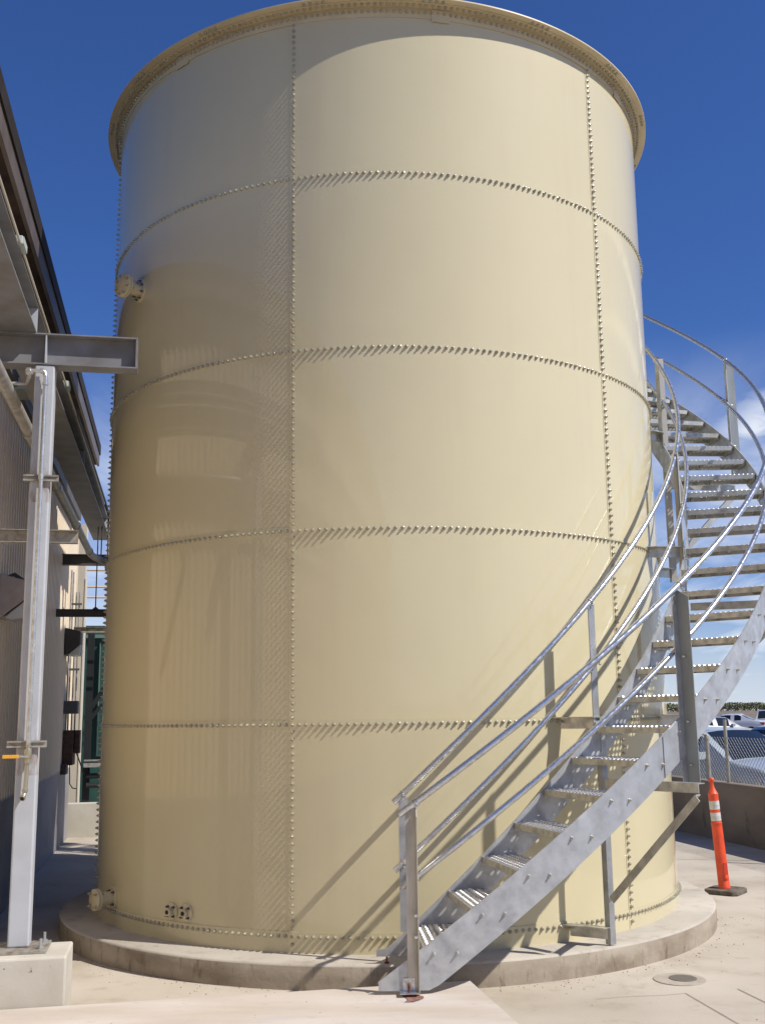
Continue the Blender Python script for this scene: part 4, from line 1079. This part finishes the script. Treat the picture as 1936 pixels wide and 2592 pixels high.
# ------------------------------------------------------------------ cars
def lerp(a, b, t): return a+(b-a)*t
def make_car(name, label, cat, loc, heading, paint, style='sedan', rear_red=True):
    """local frame: x forward, y left; origin on the ground at the centre"""
    root = empty(name, (0,0,0), label=label, cat=cat, group='cars parked beyond the fence')
    Lh = 2.30; Wd = 0.90
    if style == 'sedan':
        st = [(-2.30,.62,.45,.66,0),(-2.24,.80,.33,.86,0),(-2.0,.87,.27,1.00,0),(-1.60,.90,.24,1.05,0),(-1.15,.91,.22,1.05,.28),(-0.60,.91,.20,1.04,1),(0.15,.91,.20,1.00,1),(0.55,.91,.20,.99,.90),(1.20,.90,.20,.96,.02),(1.45,.90,.22,.93,0),(1.95,.86,.24,.84,0),(2.22,.76,.30,.70,0),(2.32,.55,.40,.58,0)]
        roofz = 1.44
    else:
        st = [(-2.30,.70,.45,.80,0),(-2.26,.84,.33,.95,.05),(-2.05,.89,.27,1.04,.86),(-1.60,.91,.24,1.06,.97),(-1.0,.92,.22,1.06,1),(-0.40,.92,.20,1.06,1),(0.20,.92,.20,1.04,1),(0.60,.92,.20,1.03,.90),(1.15,.91,.20,1.02,.04),(1.5,.90,.22,.99,0),(1.98,.87,.24,.92,0),(2.22,.80,.30,.78,0),(2.30,.60,.42,.62,0)]
        roofz = 1.66
    def section(s):
        x, hw, zb, zbelt, cab = s
        rz = zbelt + (roofz-zbelt)*cab
        tw = hw*lerp(0.90, 0.72, cab)
        half = [(0, zb), (hw*0.80, zb), (hw*0.97, zb+0.10), (hw, lerp(zb, zbelt, .55)), (hw*0.97, zbelt-0.05), (hw*0.92, zbelt)]
        half += [(lerp(hw*0.90, tw*1.02, .9), lerp(zbelt+0.004, rz, .88)), (tw*0.86, rz+0.02*0+0.006), (tw*0.5, rz+0.028), (0, rz+0.035)]
        return half
    secs = []
    # subdivide stations
    dense = []
    for a, b in zip(st, st[1:]):
        for k in range(3): dense.append(tuple(lerp(p, q, k/3) for p, q in zip(a, b)))
    dense.append(st[-1])
    vb__ = []; nh = 10; ring_n = 2*nh-2
    for s in dense:
        h = section(s); full = [(y, z) for y, z in h] + [(-y, z) for y, z in h[-2:0:-1]]
        vb__ += [(s[0], y, z) for y, z in full]
    ff = []; m_ids = []
    for i in range(len(dense)-1):
        c0, c1 = dense[i][4], dense[i+1][4]; xm = (dense[i][0]+dense[i+1][0])/2
        for j in range(ring_n):
            j2 = (j+1) % ring_n
            ff.append((i*ring_n+j, i*ring_n+j2, (i+1)*ring_n+j2, (i+1)*ring_n+j))
    ff.append(tuple(range(ring_n-1, -1, -1))); ff.append(tuple((len(dense)-1)*ring_n+j for j in range(ring_n)))
    def local(mb_v, mb_f, nm, m, smooth=True, parent=root):
        mb = MB(); mb.add(mb_v, mb_f); me = mb.mesh(nm, m, smooth); o = bpy.data.objects.new(nm, me); COL.objects.link(o); o.parent = parent; return o
    body = local(vb__, ff, 'body', paint)
    # side glass, windscreens : offset copies of the cabin faces
    def glassface(i0, i1, jset, nm):
        gv = []; gf = []
        for i in range(i0, i1):
            for j in jset:
                j2 = (j+1) % ring_n
                q = [Vector(vb__[i*ring_n+j]), Vector(vb__[i*ring_n+j2]), Vector(vb__[(i+1)*ring_n+j2]), Vector(vb__[(i+1)*ring_n+j])]
                c_ = sum(q, Vector())/4; nrm = (q[1]-q[0]).cross(q[3]-q[0])
                if nrm.length < 1e-9: continue
                nrm.normalize()
                out = Vector((c_.x*0.3, c_.y, c_.z-0.9))
                if nrm.dot(out) < 0: nrm = -nrm
                b0 = len(gv); gv += [p + nrm*0.006 for p in q]; gf.append((b0,b0+1,b0+2,b0+3))
        if gf: local(gv, gf, nm, m_glassd, True)
    def idx(x): return min(range(len(dense)), key=lambda i: abs(dense[i][0]-x))
    if style == 'sedan': r0, r1, f0, f1 = idx(-1.55), idx(-0.75), idx(0.52), idx(1.15)
    else: r0, r1, f0, f1 = idx(-2.25), idx(-2.07), idx(0.55), idx(1.12)
    glassface(r1, idx(-0.25), (5,), 'side_window'); glassface(idx(-0.15), f0, (5,), 'side_window')
    glassface(r1, idx(-0.25), (ring_n-6,), 'side_window'); glassface(idx(-0.15), f0, (ring_n-6,), 'side_window')
    glassface(r0, r1, (7,8,9,10), 'rear_window'); glassface(f0, f1, (7,8,9,10), 'windscreen')
    for x_ in (-1.42, 1.42):
        for s in (-1, 1):
            wl = MB(); wl.lathe((x_, s*0.70, 0.33), (0,s,0), [(0.33,0.0),(0.335,0.03),(0.335,0.19),(0.31,0.218),(0.22,0.214)], 24)
            wo_me = wl.mesh('wheel', m_tyre, True); wo = bpy.data.objects.new('wheel', wo_me); COL.objects.link(wo); wo.parent = root
            rm_ = MB(); rm_.lathe((x_, s*0.905, 0.33), (0,s,0), [(0.21,0.0),(0.20,0.012),(0.06,0.004),(0.05,0.014)], 16)
            ro = bpy.data.objects.new('rim', rm_.mesh('rim', m_rail, True)); COL.objects.link(ro); ro.parent = wo
    zl = 0.86 if style == 'sedan' else 1.05
    for s in (-1, 1):
        tl = MB(); tl.extr([(-2.262,s*0.50,zl-0.12),(-2.262,s*0.83,zl-0.10),(-2.262,s*0.86,zl+0.06),(-2.262,s*0.50,zl+0.05)], (0.30,0,0))
        o = bpy.data.objects.new('tail_light', tl.mesh('tail_light', m_tail)); COL.objects.link(o); o.parent = root
        hl = MB(); hl.extr([(2.235,s*0.42,0.60),(2.235,s*0.72,0.60),(2.235,s*0.76,0.74),(2.235,s*0.42,0.70)], (-0.35,0,0))
        o = bpy.data.objects.new('headlight', hl.mesh('headlight', m_head)); COL.objects.link(o); o.parent = root
        mi = MB(); mi.box(0.62,0.76, s*0.93-0.06, s*0.93+0.08, 0.98, 1.10)
        o = bpy.data.objects.new('wing_mirror', mi.mesh('wing_mirror', paint)); COL.objects.link(o); o.parent = root
    root.location = loc; root.rotation_euler = (0,0,heading)
    return root
m_tail = mat('red_tail_lens', (0.35, 0.01, 0.01), 0.2, coat=0.5)
m_head = mat('clear_head_lens', (0.75, 0.77, 0.8), 0.1, coat=0.8)
def paint(n_, c_): return mat(n_, c_, 0.3, 0.0, var=0.02, vscale=1, coat=1.0, coatr=0.03)
make_car('parked_car', 'white sedan seen from its rear, parked alone farther back on the lot', 'car', (23.2,73.0,-0.01), R(148), paint('white_car_paint', (0.55,0.56,0.60)))
make_car('parked_car', 'white hatchback parked behind the tail of the white sedan', 'car', (28.4,81.0,-0.01), R(250), paint('pale_car_paint', (0.5,0.5,0.5)), 'suv')
make_car('parked_car', 'small red car half hidden at the nose of the white sedan', 'car', (21.0,77.5,-0.01), R(200), paint('red_car_paint', (0.40,0.02,0.02)))
make_car('parked_car', 'black sedan parked behind the silver one, its dark roof above the fence', 'car', (7.75,20.3,-0.01), R(-62), paint('black_car_paint', (0.012,0.014,0.022)))
make_car('parked_car', 'silver sedan behind the tall fence post with windscreen facing right', 'car', (5.62,19.0,-0.01), R(-62), paint('silver_car_paint', (0.42,0.47,0.50)))
make_car('parked_car', 'slate blue sedan closest to the fence, only its bonnet in the frame', 'car', tuple(UV(9.0,12.3,-0.01)), R(101), paint('slate_car_paint', (0.17,0.21,0.28)))
make_car('parked_car', 'black and white pickup-height car beyond the silver sedan', 'car', (15.4,52.0,-0.01), R(20), paint('grey_car_paint', (0.30,0.30,0.31)))
# ------------------------------------------------------------------ far vegetation
m_leaf = mat('orchard_foliage', (0.25, 0.255, 0.16), 0.8, vscale=0.05, col2=(0.19, 0.20, 0.12), mask=(0.35,0.65), spec=0.2)  # pale low-contrast green: distance haze is put into the leaf colour
rng = np.random.default_rng(3)
nq = 26000
xs = rng.uniform(120, 520, nq); ys = 900 + rng.uniform(-6, 30, nq)
top = 6.2 + 0.45*np.sin(xs*0.33) + 0.35*np.sin(xs*0.83+1) + 0.4*np.sin(xs*0.09)
zs = 0.2 + (top-0.2)*np.sqrt(rng.uniform(0, 1, nq))
c_ = np.stack([xs, ys, zs], 1)
a = rng.normal(size=(nq,3)); a /= np.linalg.norm(a, axis=1)[:,None]; b = np.cross(a, rng.normal(size=(nq,3))); b /= np.linalg.norm(b, axis=1)[:,None]
s_ = rng.uniform(0.4, 1.0, nq)[:,None]
V_ = np.stack([c_-a*s_, c_+b*s_, c_+a*s_, c_-b*s_], 1).reshape(-1,3)
me = bpy.data.meshes.new('orchard_row'); me.from_pydata(V_.tolist(), [], np.arange(nq*4).reshape(-1,4).tolist()); me.materials.append(m_leaf)
o = bpy.data.objects.new('orchard_row', me); COL.objects.link(o)
tag(o, 'distant row of green orchard trees along the horizon', 'trees', kind='stuff')
